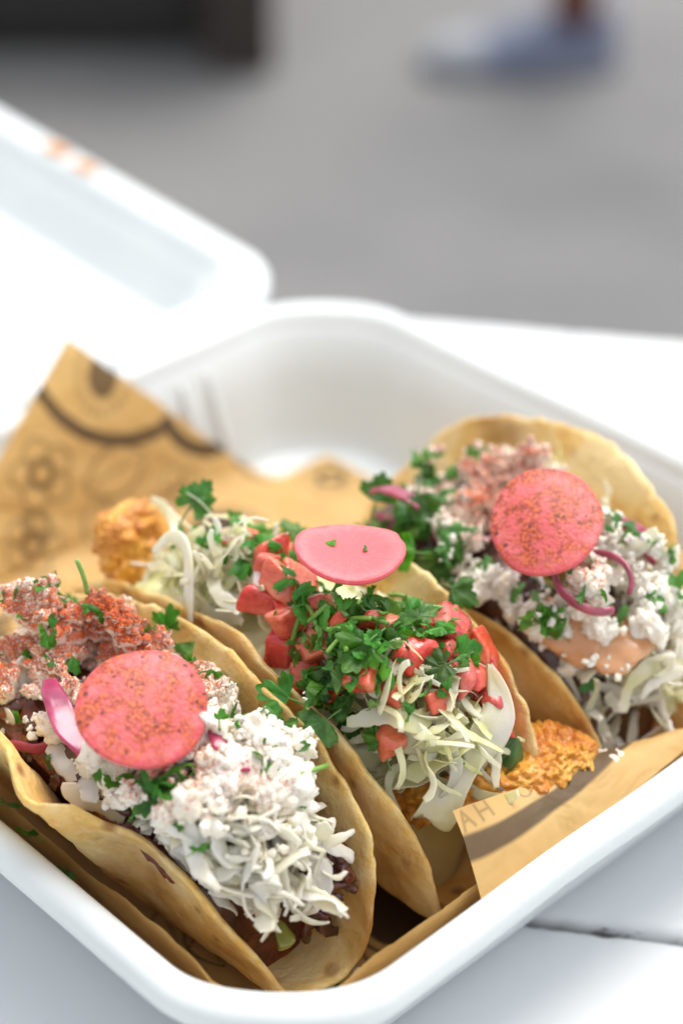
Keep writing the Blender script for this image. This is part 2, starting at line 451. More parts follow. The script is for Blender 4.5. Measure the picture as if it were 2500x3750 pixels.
tbox('rail', (-62, 15, -9), (62, 17, -2.6), table_m, table); tbox('rail', (-62, -30, -9), (62, -28, -2.6), table_m, table)

# ------------------------------------------------------------------ things on the asphalt behind
crate = bpy.data.objects.new('wooden_planter', None); COL.objects.link(crate); crate.location = (-0.475, 2.54, -0.75)
tag(crate, 'dark wooden box standing on the asphalt, blurred far behind the table', 'planter')
def cbox(name, lo, hi, mt):
    v, f = box_mesh(lo, hi, 0.6)
    link(name, make_mesh(name, v * CM, f, mt, False), crate)
black_m = mat_simple('black_board', [(0.3, (0.012, 0.011, 0.010)), (0.7, (0.028, 0.024, 0.021))], 20, 0.7)
for k in range(5):
    cbox('board', (-74, -10, 4 + k * 11.2), (28, -7.5, 14.6 + k * 11.2), black_m)
for (x, y) in ((28.5, -16), (28.5, 40), (-81, -16), (-81, 40)):
    cbox('post', (x, y, 0), (x + 10, y + 8, 61), wood_dark)
for k in range(5):
    cbox('board', (32, -7.4, 4 + k * 11.2), (34.5, 39.5, 14.6 + k * 11.2), black_m)
cbox('base', (-72, -7, 2), (28, 44, 5.5), black_m)

# a passer-by's leg and shoe
person = bpy.data.objects.new('person', None); COL.objects.link(person); person.location = (0.345, 2.40, -0.75)
tag(person, 'person in grey-blue shoe with brown leg, blurred on the asphalt', 'person')
leg_m = mat_simple('brown_leg', [(0.3, (0.115, 0.035, 0.022)), (0.7, (0.17, 0.055, 0.035))], 30, 0.6, ss=(0.15, (1, .4, .2), 0.004))
shoe_m = mat_simple('shoe_fabric', [(0.35, (0.12, 0.14, 0.22)), (0.65, (0.25, 0.28, 0.37))], 16, 0.8)
sole_m = mat_simple('shoe_sole', [(0.3, (0.16, 0.17, 0.22)), (0.7, (0.24, 0.25, 0.30))], 30, 0.7)
toe_m = mat_simple('shoe_toe', [(0.3, (0.28, 0.30, 0.33)), (0.7, (0.38, 0.40, 0.43))], 30, 0.6)
def loft(name, rings, mt, parent, m=24):
    """rings: (centre xyz, half width x, half width y) horizontal ellipses in cm"""
    a = np.linspace(0, 2 * math.pi, m, endpoint=False); V = []
    for (c, rx, ry) in rings: V.append(np.c_[c[0] + rx * np.cos(a), c[1] + ry * np.sin(a), np.full(m, c[2])])
    F = grid_faces(len(rings), m, True); F.append(tuple(range(m))[::-1]); F.append(tuple((len(rings) - 1) * m + j for j in range(m)))
    return link(name, make_mesh(name, np.vstack(V) * CM, F, mt), parent)
legs = [((0, 0, 7.5), 3.6, 3.5), ((0, 0, 11), 3.3, 3.2), ((0.2, 0, 16), 3.6, 3.6), ((0.8, 0, 24), 4.9, 4.8), ((1.0, 0, 32), 5.6, 5.4), ((0.4, 0, 40), 5.0, 5.0),
        ((-0.6, 0, 46), 5.6, 5.4), ((-0.4, 0, 52), 6.2, 6.0), ((0, 0, 65), 7.4, 7.2), ((0.4, 0, 80), 8.4, 8.2), ((0.6, 0, 88), 8.6, 8.4)]
loft('leg', legs, leg_m, person)
def shoe_shell(name, x0, x1, top, mt, base=1.8, infl=0.0):
    xs = np.linspace(x0, x1, 26); V = []; m = 20
    a = np.linspace(0, math.pi, m)
    for x in xs:
        s = (x + 22) / 28.5                       # 0 toe .. 1 heel
        w = (3.2 + 1.6 * math.sin(math.pi * min(1, s * 1.25)) - 0.5 * s) * min(1, (0.02 + max(0, s)) * 9) ** 0.5 * min(1, (1.03 - s) * 10) ** 0.4 + infl
        h = top(s) + infl
        V.append(np.c_[np.full(m, x), w * np.cos(a), base + (h - base) * np.sin(a) ** 0.8])
    F = grid_faces(len(xs), m)
    F.append(tuple(range(m))); F.append(tuple((len(xs) - 1) * m + j for j in range(m))[::-1])
    F += [tuple([i * m for i in range(len(xs))][::-1] + [])] if False else []
    return link(name, make_mesh(name, np.vstack(V) * CM, F, mt), person)
top = lambda s: np.interp(s, [0, 0.12, 0.35, 0.6, 0.8, 0.97, 1.0], [3.0, 4.8, 6.0, 8.6, 10.0, 9.6, 8.0])
shoe_shell('shoe_upper', -21.6, 6.2, top, shoe_m)
shoe_shell('toe_cap', -21.8, -13, top, toe_m, infl=0.25)
sv, sf = [], []
a = np.linspace(0, 2 * math.pi, 48, endpoint=False)
for z, k in ((0, 0.96), (0.3, 1.0), (2.2, 1.0), (2.5, 0.97)):
    sv.append(np.c_[-7.7 + 14.6 * k * np.sign(np.cos(a)) * np.abs(np.cos(a)) ** 0.75, (4.2 - 0.6 * np.cos(a)) * k * np.sin(a), np.full(48, z)])
sf = grid_faces(4, 48, True); sf.append(tuple(range(48))[::-1]); sf.append(tuple(3 * 48 + j for j in range(48)))
link('shoe_sole', make_mesh('shoe_sole', np.vstack(sv) * CM, sf, sole_m), person)

# ------------------------------------------------------------------ clamshell box
foam = mat_foam()
HALF = 11.25; BOXC = np.array([-0.6, 0.6, 0.0])
def rsq(half, rc, n=40):
    """closed rounded square whose corners are flattened a little, (n per quarter)"""
    out = []
    for q in range(4):
        a0 = q * math.pi / 2
        c, s = math.cos(a0), math.sin(a0)
        pts = [(half, y) for y in np.linspace(-(half - rc), half - rc, n // 2, endpoint=False)]
        for t in np.linspace(0, math.pi / 2, n // 2, endpoint=False):
            k = 1 - 0.055 * math.sin(2 * t) ** 2
            pts.append((half - rc + rc * math.cos(t) * k, half - rc + rc * math.sin(t) * k))
        out += [(c * x - s * y, s * x + c * y) for x, y in pts]
    return np.array(out)
def shell(profile, half=HALF, rc=3.3, fn=None):
    """profile: (inset, z) from the floor centre over the rim to the underside"""
    rings = []
    for (d, z) in profile:
        L = rsq(half - d, max(0.25, rc - 0.45 * d) * min(1, (half - d) / 6))
        rings.append(np.c_[L, np.full(len(L), z)])
    V = np.vstack(rings); m = len(rings[0]); F = grid_faces(len(rings), m, True)
    F.append(tuple(range(m))); F.append(tuple((len(rings) - 1) * m + j for j in range(m))[::-1])
    if fn is not None: V = fn(V)
    return V, F
box_o = empty('takeaway_box', (0, 0, 0))
tag(box_o, 'open white clamshell takeaway box holding three tacos', 'takeaway box')
RIM = 4.3
prof = [(10.4, .3), (6, .3), (2.35, .3), (2.05, .36), (1.85, .6), (1.7, 1.1), (1.2, 2.6), (.82, 3.8), (.73, 4.06), (.63, 4.21), (.5, RIM + .01), (.34, RIM + .03), (.18, RIM), (.06, RIM - .1), (0, RIM - .25), (0, RIM - .55),
        (.05, RIM - .6), (.1, RIM - .52), (.14, RIM - .3), (.3, RIM - .18), (.6, RIM - .22), (.95, 3.7), (1.37, 2.5), (1.85, 1.0), (2.05, .3), (2.3, .06), (2.7, 0.0), (10.4, 0.0)]
def wob(V):
    V = V.copy(); n = vnoise(V * 0.25, 5); V[:, 2] += 0.05 * n * np.clip(V[:, 2] / 4, 0, 1)
    n2 = vnoise(V * 0.35 + 9, 6); r = np.linalg.norm(V[:, :2], axis=1)[:, None] + 1e-6
    V[:, :2] += V[:, :2] / r * (0.06 * n2 * np.clip(V[:, 2] / 4, 0, 1))[:, None]
    return V
tv, tf = shell(prof, fn=wob); tv = tv + BOXC
tray = link('tray', make_mesh('tray', W(tv) , tf, foam), box_o)
# vertical stiffening ribs moulded into the hinge wall and the back wall
def rib(p0, p1, wd, parent):
    path = smooth_path([p0, (np.array(p0) + np.array(p1)) / 2, p1], 14)
    t = np.linspace(0, 1, 14); k = np.sin(np.pi * np.clip(t, .03, .97)) ** 0.35
    V, F = sweep(path, wd * k, 0.36 * k, up0=(1, 0, 0), m=12, power=2)
    link('rib', make_mesh('rib', W(V), F, foam), parent)
for v in (4.05, 5.05, 6.05):
    rib((-10.02, v, 1.0), (-10.87, v, 3.55), 0.42, tray)
for v in (-7.4, -6.4): rib((-10.02, v, 1.0), (-10.87, v, 3.55), 0.42, tray)
# lid: a shallower tray folded back on the hinge
lprof = [(10.6, -2.2), (6, -2.2), (2.6, -2.2), (2.2, -2.12), (1.95, -1.85), (1.6, -0.9), (1.35, -0.35), (1.2, -0.1), (1.0, .02), (0.6, .06), (0.3, .02), (0.1, -.1), (0, -.28), (0, -.55), (0.07, -.6), (0.15, -.5), (0.2, -.28), (0.6, -.14), (1.15, -.22), (1.5, -.6), (1.9, -1.1), (2.35, -2.0), (2.7, -2.3), (3.2, -2.4), (10.6, -2.4)]
lv, lf = shell(lprof, half=11.3, rc=2.5, fn=wob)
TILT = math.radians(3.4)
lv = lv @ rot_y(TILT).T
LC = np.array([-12.12 - 11.3 * math.cos(TILT), -0.05, 4.3 + 11.3 * math.sin(TILT)])
lid = link('lid', make_mesh('lid', W(lv + LC), lf, foam), box_o)
# living hinge joining the two rims
hp = [(-11.8, 4.0), (-11.9, 3.9), (-11.99, 3.87), (-12.08, 3.9), (-12.18, 4.0)]
HV = np.array([(u, v, z) for v in np.linspace(-7.6, 7.6, 30) for (u, z) in hp] + [(u, v, z - .12) for v in np.linspace(-7.6, 7.6, 30) for (u, z) in hp])
HF = grid_faces(30, 5) + [tuple(150 + i for i in f[::-1]) for f in grid_faces(30, 5)]
for i in range(29):
    for e in (0, 4):
        q = (i * 5 + e, (i + 1) * 5 + e, 150 + (i + 1) * 5 + e, 150 + i * 5 + e); HF.append(q if e else q[::-1])
link('hinge', make_mesh('hinge', W(HV), HF, foam), box_o)
# food smears on the lid's rim
smear_m = mat_simple('sauce_smear', [(0.35, (0.62, 0.30, 0.05)), (0.65, (0.70, 0.28, 0.10))], 200, 0.4)
def on_lid(u, v, zz): return np.array([u, v, zz]) @ rot_y(TILT).T + LC
for (u, v, s, lab) in ((-0.6, 10.6, .5, 'orange sauce smear on the lid rim, the farther of two'), (1.0, 10.55, .42, 'orange sauce smear on the lid rim, the nearer of two')):
    V, F = ico(3); n = fbm(V * 1.7 + u, 3, 3); V = V * (1 + 0.35 * n)[:, None] * np.array([s * 1.3, s * .6, .06])
    o = link('sauce_smear', make_mesh('sauce_smear', W(V), F, smear_m)); o.location = W(on_lid(u, v, .08)); tag(o, lab, 'sauce smear')

# ------------------------------------------------------------------ printed paper liner
FLOOR = 0.42
def seg_d(P, a, b):
    a, b = np.array(a, float), np.array(b, float); ab = b - a
    t = np.clip(((P - a) @ ab) / (ab @ ab), 0, 1); return np.linalg.norm(P - a - t[:, None] * ab, axis=1)
def ring(P, c, r, w, sq=1.0):
    q = (P - np.array(c)) * np.array([1, sq]); return np.abs(np.linalg.norm(q, axis=1) - r) - w / 2
def soft(d, e=0.03): return np.clip(0.5 - d / (2 * e), 0, 1)
def eye(P, c, r, ang=0.0, petals=14, fill=0.9):
    """dark oval with a plain ring and a scalloped border"""
    q = (P - np.array(c)) @ np.array([[math.cos(ang), -math.sin(ang)], [math.sin(ang), math.cos(ang)]]) * np.array([1, 0.86])
    d = np.linalg.norm(q, axis=1); a = np.arctan2(q[:, 1], q[:, 0])
    k = fill * soft(d - r)
    k = np.maximum(k, soft(np.abs(d - r * 1.22) - 0.035))
    sc_ = r * 1.22 + 0.32 * r * np.abs(np.cos(a * petals / 2)) ** 0.6
    k = np.maximum(k, soft(np.abs(d - sc_) - 0.035) * (d > r * 1.2))
    return k
def flower(P, c, r, rot=0.0, n=5, w=0.06):
    k = 0 * P[:, 0]
    for i in range(n):
        a = rot + i * 2 * math.pi / n; cc = np.array(c) + 0.62 * r * np.array([math.cos(a), math.sin(a)])
        k = np.maximum(k, soft(ring(P, cc, 0.40 * r, w)))
    d = np.linalg.norm(P - np.array(c), axis=1)
    an = np.arctan2(P[:, 1] - c[1], P[:, 0] - c[0])
    core = soft(np.abs(d - 0.36 * r) - 0.10 * r * (1 + 0.35 * np.cos(an * 16)))
    k = np.where(d < 0.50 * r, core, k * 0.75)
    return np.maximum(k, core)
def leaf_ink(P, c, ang, L, w=0.055):
    q = (P - np.array(c)) @ np.array([[math.cos(ang), -math.sin(ang)], [math.sin(ang), math.cos(ang)]])
    hw = 0.30 * L * np.clip(1 - (q[:, 0] / (L / 2)) ** 2, 0, 1)
    d = np.abs(np.abs(q[:, 1]) - hw); k = soft(d - w / 2) * (np.abs(q[:, 0]) < L / 2)
    return np.maximum(k, soft(np.abs(q[:, 1]) - w / 3) * (np.abs(q[:, 0]) < L * 0.42) * 0.8)
def ink_floor(P):
    """floor pattern in the u, v plane"""
    k = 0 * P[:, 0]
    for c, r in (((5.74, -2.22), .95), ((7.17, -3.65), .95)):
        k = np.maximum(k, eye(P, c, r, 0.5))
    for a in (0.25, 0.0, -0.25, -0.5):
        k = np.maximum(k, soft(seg_d(P, (6.9, -2.0), (6.9 + 0.9 * math.cos(a + .9), -2.0 + 0.9 * math.sin(a + .9))) - .03))
    for c, an in (((7.2, -1.2), .6), ((8.0, -1.5), 1.4), ((7.7, -0.5), .2)): k = np.maximum(k, leaf_ink(P, c, an, 1.1))
    rr = np.random.default_rng(4)
    for i in range(46):
        c = rr.uniform(-8.5, 8.5, 2)
        if np.hypot(c[0] - 6.6, c[1] + 2.9) < 3.0: continue
        t = i % 3
        if t == 0: k = np.maximum(k, flower(P, c, rr.uniform(.9, 1.3), rr.uniform(0, 3)))
        elif t == 1: k = np.maximum(k, leaf_ink(P, c, rr.uniform(0, 3), rr.uniform(1.2, 2)))
        else: k = np.maximum(k, eye(P, c, rr.uniform(.5, .9), rr.uniform(0, 3)))
    return k * 0.92
def ink_back(P):
    """the upright corner: coordinates are (v, height along the sheet)"""
    d1 = np.linalg.norm(P - np.array([2.87, 6.25]), axis=1); d2 = np.linalg.norm(P - np.array([5.13, 3.44]), axis=1)
    k = 0.82 * soft(np.abs(d1 - 3.27) - .19, .04) * (P[:, 1] < 5.9) * (P[:, 0] < 3.6)
    k = np.maximum(k, 0.85 * soft(np.abs(d2 - 1.74) - .21, .04) * (P[:, 1] < 3.3) * (P[:, 0] < 5.6) * (P[:, 0] > 3.2))
    q = (P - np.array([1.78, 5.12])) @ np.array([[.94, -.34], [.34, .94]]).T * np.array([1, .8]); dq = np.linalg.norm(q, axis=1)
    k = np.maximum(k, 0.78 * soft(dq - .52, .05))
    k = np.maximum(k, 0.30 * soft(np.abs(dq - .84) - .11 * (1 + .7 * np.cos(20 * np.arctan2(q[:, 1], q[:, 0]))), .05))
    k = np.maximum(k, 0.68 * flower(P, (-.97, 3.23), 1.0, .3, w=.10))
    k = np.maximum(k, 0.6 * leaf_ink(P, (1.33, 2.4), .08, 2.3, .12))
    k = np.maximum(k, 0.55 * leaf_ink(P, (.32, 1.2), 1.2, 1.7, .12)); k = np.maximum(k, .5 * leaf_ink(P, (.75, 1.0), 1.9, 1.4, .12))
    k = np.maximum(k, 0.65 * flower(P, (-1.84, 1.5), .9, .9, w=.10)); k = np.maximum(k, .6 * leaf_ink(P, (-1.6, 1.9), 2.2, 1.2, .14))
    k = np.maximum(k, 0.55 * soft(np.abs(np.linalg.norm(P - np.array([7.6, 1.6]), axis=1) - 2.2) - .10) * (P[:, 1] < 2.4))
    k = np.maximum(k, 0.5 * flower(P, (-4.2, 1.6), 1.0, .2, w=.1)); k = np.maximum(k, .5 * flower(P, (3.2, .9), .9, .5, w=.1))
    return k
paper_m = mat_paper()
SL = math.atan2(1.0, 2.75)            # wall lean
LE = 8.15
def liner_point(a, b):
    """sheet coordinate -> box frame; beyond the floor the sheet climbs the walls"""
    def m(x):
        e = LE; s = np.sign(x); over = np.maximum(0, np.abs(x) - e)
        r = 0.9; th = np.minimum(over / r, math.pi / 2 - SL); rest = np.maximum(0, over - r * (math.pi / 2 - SL))
        h = np.minimum(np.abs(x), e) + r * np.sin(th) + rest * math.sin(SL)
        z = r * (1 - np.cos(th)) + rest * math.cos(SL)
        return s * h, z
    u, zu = m(a); v, zv = m(b)
    return np.stack([u + BOXC[0], v + BOXC[1], FLOOR + np.maximum(zu, zv) + 0.12 * np.minimum(zu, zv)], -1)
na, nb = 400, 440
aa = np.linspace(-16.0, 12.6, na); bb = np.linspace(-12.4, 12.0, nb)
A, B = np.meshgrid(aa, bb, indexing='ij'); A = A.ravel(); B = B.ravel()
P3 = liner_point(A, B)
up = lambda x: np.maximum(0, np.abs(x) - LE)
# edges of the sheet
lim_b = np.interp(B, [-7.5, 1.01, 6.47], [0.0, 6.59, .0], left=0, right=0)     # upright corner at the hinge wall
keep = np.ones(len(A), bool)
keep &= ~((A < 0) & (up(A) > lim_b))
keep &= ~((A > 0) & (up(A) > 3.95 + 0.12 * np.sin(B * 1.3) - 1.6 * np.clip((-B - 7.2) / 2.2, 0, 1)))
keep &= ~((B < 0) & (up(B) > 3.75 + 0.15 * np.sin(A * 1.1 + 1)))
keep &= ~((B > 0) & (up(B) > 0.15 + 1.9 / (1 + np.exp(-(A - 4.5) * 2))))
keep &= ~((up(A) > .6) & (up(B) > .6) & (up(A) + up(B) > 3.6))
wr = fbm(np.c_[A * .35, B * .35, 0 * A], 21, 3) * 0.10 + 0.05 * np.abs(vnoise(np.c_[A * .9 + B * .4, B * .5, 0 * A], 8))
P3[:, 2] += np.abs(wr) * (np.minimum(up(A), up(B)) < 9) * 0.6
wallu = up(A) > 1; P3[wallu, 0] -= np.sign(A[wallu]) * np.abs(wr[wallu]) * 0.9
wallv = up(B) > 1; P3[wallv, 1] -= np.sign(B[wallv]) * np.abs(wr[wallv]) * 0.9
P3[:, 0] += 0.08 * np.clip((up(A) - 3.5) / 3.5, 0, 1) * (A < 0)              # the corner curls a little forward
ink = ink_floor(np.c_[A, B])
back = (A < 0) & (up(A) > 0.05)
ink = np.where(back, ink_back(np.c_[B, up(A)]), ink)
fr = (A > 0) & (up(A) > 0.8); ink = np.where(fr, ink * 0.45, ink)
km = keep.reshape(na, nb)
fmask = km[:-1, :-1] & km[1:, :-1] & km[1:, 1:] & km[:-1, 1:]
I, J = np.nonzero(fmask); F = np.stack([I * nb + J, (I + 1) * nb + J, (I + 1) * nb + J + 1, I * nb + J + 1], -1)
used = np.unique(F); rem = np.full(na * nb, -1); rem[used] = np.arange(len(used)); F = rem[F]
liner = empty('paper_liner', (0, 0, FLOOR))
tag(liner, 'brown printed kraft paper lining the white box, one corner standing up', 'paper liner')
me = make_mesh('sheet', W(P3[used]) - W((0, 0, FLOOR)), F, paper_m)
at = me.attributes.new('ink', 'FLOAT', 'POINT'); at.data.foreach_set('value', ink[used].astype(np.float32))
link('sheet', me, liner)
# the corner folded inwards at the front wall
B0, B1, A0, A1 = np.array([9.62, -3.95, 3.5]), np.array([9.68, 3.4, 3.8]), np.array([8.25, -3.45, 4.75]), np.array([8.85, 2.6, 3.75])
nu_, nv_ = 220, 60
S, T = np.meshgrid(np.linspace(0, 1, nu_), np.linspace(0, 1, nv_), indexing='ij'); S = S.ravel()[:, None]; T = T.ravel()[:, None]
FP = (B0 * (1 - S) + B1 * S) * (1 - T) + (A0 * (1 - S) + A1 * S) * T
FP[:, 2] += (0.16 * np.sin(T * math.pi) + 0.05 * np.sin(S * 9 + T * 2) * T)[:, 0]
FP[:, 0] += 0.05 * fbm(np.c_[S[:, 0] * 6, T[:, 0] * 2, 0 * S[:, 0]], 31, 2)
Q = np.c_[S[:, 0] * 7.0, T[:, 0] * 2.1]       # cm on the flap
fk = 0.74 * soft(np.abs(np.linalg.norm((Q - np.array([1.4, 5.95])) * np.array([.75, 1]), axis=1) - 4.95) - .30, .05)
def glyph(P, strokes, c, s, ang):
    q = (P - np.array(c)) @ np.array([[math.cos(ang), -math.sin(ang)], [math.sin(ang), math.cos(ang)]]) / s; k = 0 * P[:, 0]
    for st in strokes:
        for p, r in zip(st[:-1], st[1:]): k = np.maximum(k, soft((seg_d(q, p, r) - .09) * s, .03))
    return k
Hh = [[(-.4, -.6), (-.4, .6)], [(.4, -.6), (.4, .6)], [(-.4, 0), (.4, 0)]]
Uu = [[(-.38, .6), (-.38, -.25), (-.22, -.52), (0, -.6), (.22, -.52), (.38, -.25), (.38, .6)]]
Bb = [[(.35, -.6), (.35, .6)], [(.35, .6), (-.1, .6), (-.3, .32), (-.1, .03), (.35, .03)], [(-.1, .03), (-.38, -.28), (-.1, -.6), (.35, -.6)]]
Aa = [[(-.4, -.6), (0, .6), (.4, -.6)], [(-.2, -.1), (.2, -.1)]]
for gl, c, an in ((Aa, (.25, 1.75), .1), (Hh, (.85, 1.8), .1), (Uu, (2.2, 1.88), 0.0), (Bb, (3.7, 1.95), -.1), (Aa, (4.4, 2.0), -.15)):
    fk = np.maximum(fk, 0.42 * glyph(Q, gl, c, .42, an))
me = make_mesh('folded_corner', W(FP) - W((0, 0, FLOOR)), grid_faces(nu_, nv_), paper_m)
at = me.attributes.new('ink', 'FLOAT', 'POINT'); at.data.foreach_set('value', fk.astype(np.float32))
link('folded_corner', me, liner)

# ------------------------------------------------------------------ tacos
TACOS = [  # name, uc, vb, zb, Ru, Rt, leanL, leanR, curl, seed, label
    dict(uc=.7, vb=-6.5, zb=.78, Ru=6.9, Rt=6.9, lL=24, lR=9, sh=.24, kL=1.0, kR=.93, seed=3),
    dict(uc=1.3, vb=-2.5, zb=.80, Ru=6.9, Rt=6.95, lL=11.5, lR=17, sh=.30, shL=.16, kL=.93, kR=.97, seed=14),
    dict(uc=2.95, vb=2.55, zb=.98, Ru=5.75, Rt=7.7, lL=6, lR=25, sh=.04, shL=.10, kL=.72, kR=1.0, seed=27),
]
def section(t, lL, lR, r=1.15):
    """arc length t from the fold -> (dv, dz) and normal (dv, dz) of the inner side; leans in degrees may vary per vertex"""
    lean = np.radians(np.where(t < 0, lL, lR)); s = np.sign(t); at_ = np.abs(t)
    end = math.pi / 2 - lean; arc = r * end
    th = np.minimum(at_ / r, end); rest = np.maximum(0, at_ - arc)
    v = r * np.sin(th) + rest * np.sin(lean); z = r * (1 - np.cos(th)) + rest * np.cos(lean)
    return s * v, z, -s * np.sin(th), np.cos(th)
def tortilla_map(T, s, t, off):
    """s along the fold, t across; off along the inner normal"""
    lL = T['lL'] + 5 * vnoise(np.c_[s * .22, s * 0 + T['seed'], s * 0], 2)
    lR = T['lR'] + 4 * vnoise(np.c_[s * .22, s * 0 + T['seed'] + 50, s * 0], 2)
    if 'mod' in T: lL, lR = T['mod'](s, lL, lR)
    dv, dz, nv, nz = section(t, lL, lR)
    wv = 0.20 * fbm(np.c_[s * .45, t * .45, s * 0 + T['seed']], 7, 2) * np.clip(np.abs(t) / 3, 0, 1) + off
    u = T['uc'] + s + T['sh'] * np.maximum(t, 0) + T.get('shL', 0) * np.maximum(-t, 0)
    lift = 0.010 * s ** 2 * (1 - np.clip(np.abs(t) / 3, 0, 1))
    return np.stack([u, T['vb'] + dv + nv * wv, T['zb'] + dz + nz * wv + lift], -1)
def tortilla_mesh(T, off0, th=0.165, scale=1.0, shift=0.0, nr=46, nth=190):
    V = []
    a = np.linspace(0, 2 * math.pi, nth, endpoint=False); ca, sa = np.cos(a), np.sin(a)
    ex = 2.35
    rim = 1.0 / (np.abs(ca) ** ex + np.abs(sa) ** ex) ** (1 / ex)
    rim = rim * (1 + 0.020 * vnoise(np.c_[ca * 5, sa * 5, a * 0 + T['seed'] + off0], 3) + 0.009 * vnoise(np.c_[ca * 22, sa * 22, a * 0], 5))
    rs = np.concatenate([np.linspace(0.02, 0.94, nr - 8), [0.955, 0.968, 0.978, 0.986, 0.992, 0.9965, 0.9990, 1.0]])
    for side in (1, -1):
        for r in rs:
            s = r * rim * ca * T['Ru'] * scale + shift; t = r * rim * sa * T['Rt'] * scale
            t = t * np.where(t < 0, T['kL'], T['kR'])
            if 'tear' in T: t = np.where(t < 0, t * (1 - .17 / (1 + np.exp(-(s - T['tear']) * 14)) * np.clip((-t - 2) / 3, 0, 1)), t)
            e = np.clip((1 - r) / 0.022, 0, 1); h = th / 2 * math.sqrt(max(0, 1 - (1 - e) ** 2))
            n = 0.036 * fbm(np.c_[s * 2.2, t * 2.2, s * 0 + side * 9 + T['seed']], 13, 3)
            V.append(tortilla_map(T, s, t, off0 + side * h + n * (0.4 + 0.6 * e)))
    k = len(rs); V = np.vstack(V)
    F = grid_faces(k, nth, True); F2 = [tuple(k * nth + i for i in f[::-1]) for f in F]
    j = np.arange(nth); last = (k - 1) * nth
    F3 = [(last + i, last + (i + 1) % nth, k * nth + last + (i + 1) % nth, k * nth + last + i) for i in range(nth)]
    F = F + F2 + [tuple(f) for f in F3]; F.append(tuple(range(nth))[::-1]); F.append(tuple(k * nth + i for i in range(nth)))
    return V, [f[::-1] for f in F]
def mod1(s, lL, lR):
    # the near part of the left side has split and fallen back, the far part leans out
    k = 1 / (1 + np.exp(-(s - 2.9) * 9)); return lL - 2 + 7 * np.exp(-((s - 2.4) / .9) ** 2) - 4 * k, lR
TACOS[0]['mod'] = mod1; TACOS[0]['tear'] = 3.1
taco_labels = ['corn tortilla taco with dark shredded meat and crumbled cheese at the front of the box',
               'middle taco with fried battered fish, diced tomato and cilantro',
               'taco with orange sauce and white cheese leaning on the back wall of the box']
tort_ms = [mat_tortilla(0.0), mat_tortilla(3.1), mat_tortilla(7.7, .85, .53)]
taco_objs = []
for T, lab, tm in zip(TACOS, taco_labels, tort_ms):
    o = empty('taco', (T['uc'], T['vb'], T['zb'])); tag(o, lab, 'taco', 'three tacos in the box'); taco_objs.append(o)
    base = W((T['uc'], T['vb'], T['zb']))
    V, F = tortilla_mesh(T, 0.0)
    link('tortilla', make_mesh('tortilla', W(V) - base, F, tm), o)

# ------------------------------------------------------------------ fillings
# a height map of the food in the box frame: every scattered piece is dropped until it rests on what is already there
GC = 0.08; G0 = -12.5; GN = int(25 / GC)
Hm = np.full((GN, GN), FLOOR + 0.1)
gu = G0 + (np.arange(GN) + .5) * GC
GU, GV = np.meshgrid(gu, gu, indexing='ij')
def cell(u, v): return np.clip(((u - G0) / GC).astype(int), 0, GN - 1), np.clip(((v - G0) / GC).astype(int), 0, GN - 1)
def stamp(P):
    i, j = cell(P[:, 0], P[:, 1]); np.maximum.at(Hm, (i, j), P[:, 2])
def h_at(u, v, r=0.35):
    i0, j0 = cell(np.array([u - r]), np.array([v - r])); i1, j1 = cell(np.array([u + r]), np.array([v + r]))
    return float(np.mean(Hm[i0[0]:i1[0] + 1, j0[0]:j1[0] + 1]))
def slope_rot(u, v, r=0.6, amount=1.0):
    gx = (h_at(u + r, v) - h_at(u - r, v)) / (2 * r) * amount; gy = (h_at(u, v + r) - h_at(u, v - r)) / (2 * r) * amount
    gx, gy = np.clip(gx, -1.2, 1.2), np.clip(gy, -1.2, 1.2)
    n = np.array([-gx, -gy, 1.0]); n /= np.linalg.norm(n)
    q = Vector((0, 0, 1)).rotation_difference(Vector(n)); return np.array(q.to_matrix())
def put(name, me, u, v, R=np.eye(3), s=1.0, z=None, pct=88, dz=0.0, label=None, cat=None, group=None, update=True, parent=None, zmax=None):
    """place shared mesh data (authored in cm, in the piece's own frame) at u, v; z None = drop on the pile"""
    L = me['_v'] if False else MV[me.name]
    P = L * s @ R.T
    P[:, 0] += u; P[:, 1] += v
    if z is None:
        i, j = cell(P[:, 0], P[:, 1]); z = float(np.percentile(Hm[i, j] - P[:, 2], pct)) + dz
        if zmax is not None: z = min(z, zmax)
    P[:, 2] += z
    if update: stamp(P)
    o = bpy.data.objects.new(name, me); COL.objects.link(o)
    M = FR.T @ R * s                       # piece frame -> world
    m4 = Matrix([list(M[r]) + [0] for r in range(3)] + [[0, 0, 0, 1]])
    m4.translation = Vector(W((u, v, z)))
    o.matrix_world = m4
    tag(o, label, cat, group)
    return o
MV = {}
def piece(name, V, F, mt, smooth=True, uv=None):
    V = np.asarray(V, float)
    me = make_mesh(name, V * CM, F, mt, smooth); MV[me.name] = V
    if uv is not None:
        l = me.uv_layers.new(name='UVMap'); li = np.zeros(len(me.loops), int); me.loops.foreach_get('vertex_index', li)
        l.data.foreach_set('uv', np.asarray(uv, float)[li].ravel())
    return me
def rrot(a=None, tilt=0.3):
    a = random.uniform(0, 6.283) if a is None else a
    return rot_x(random.gauss(0, tilt)) @ rot_y(random.gauss(0, tilt)) @ rot_z(a)

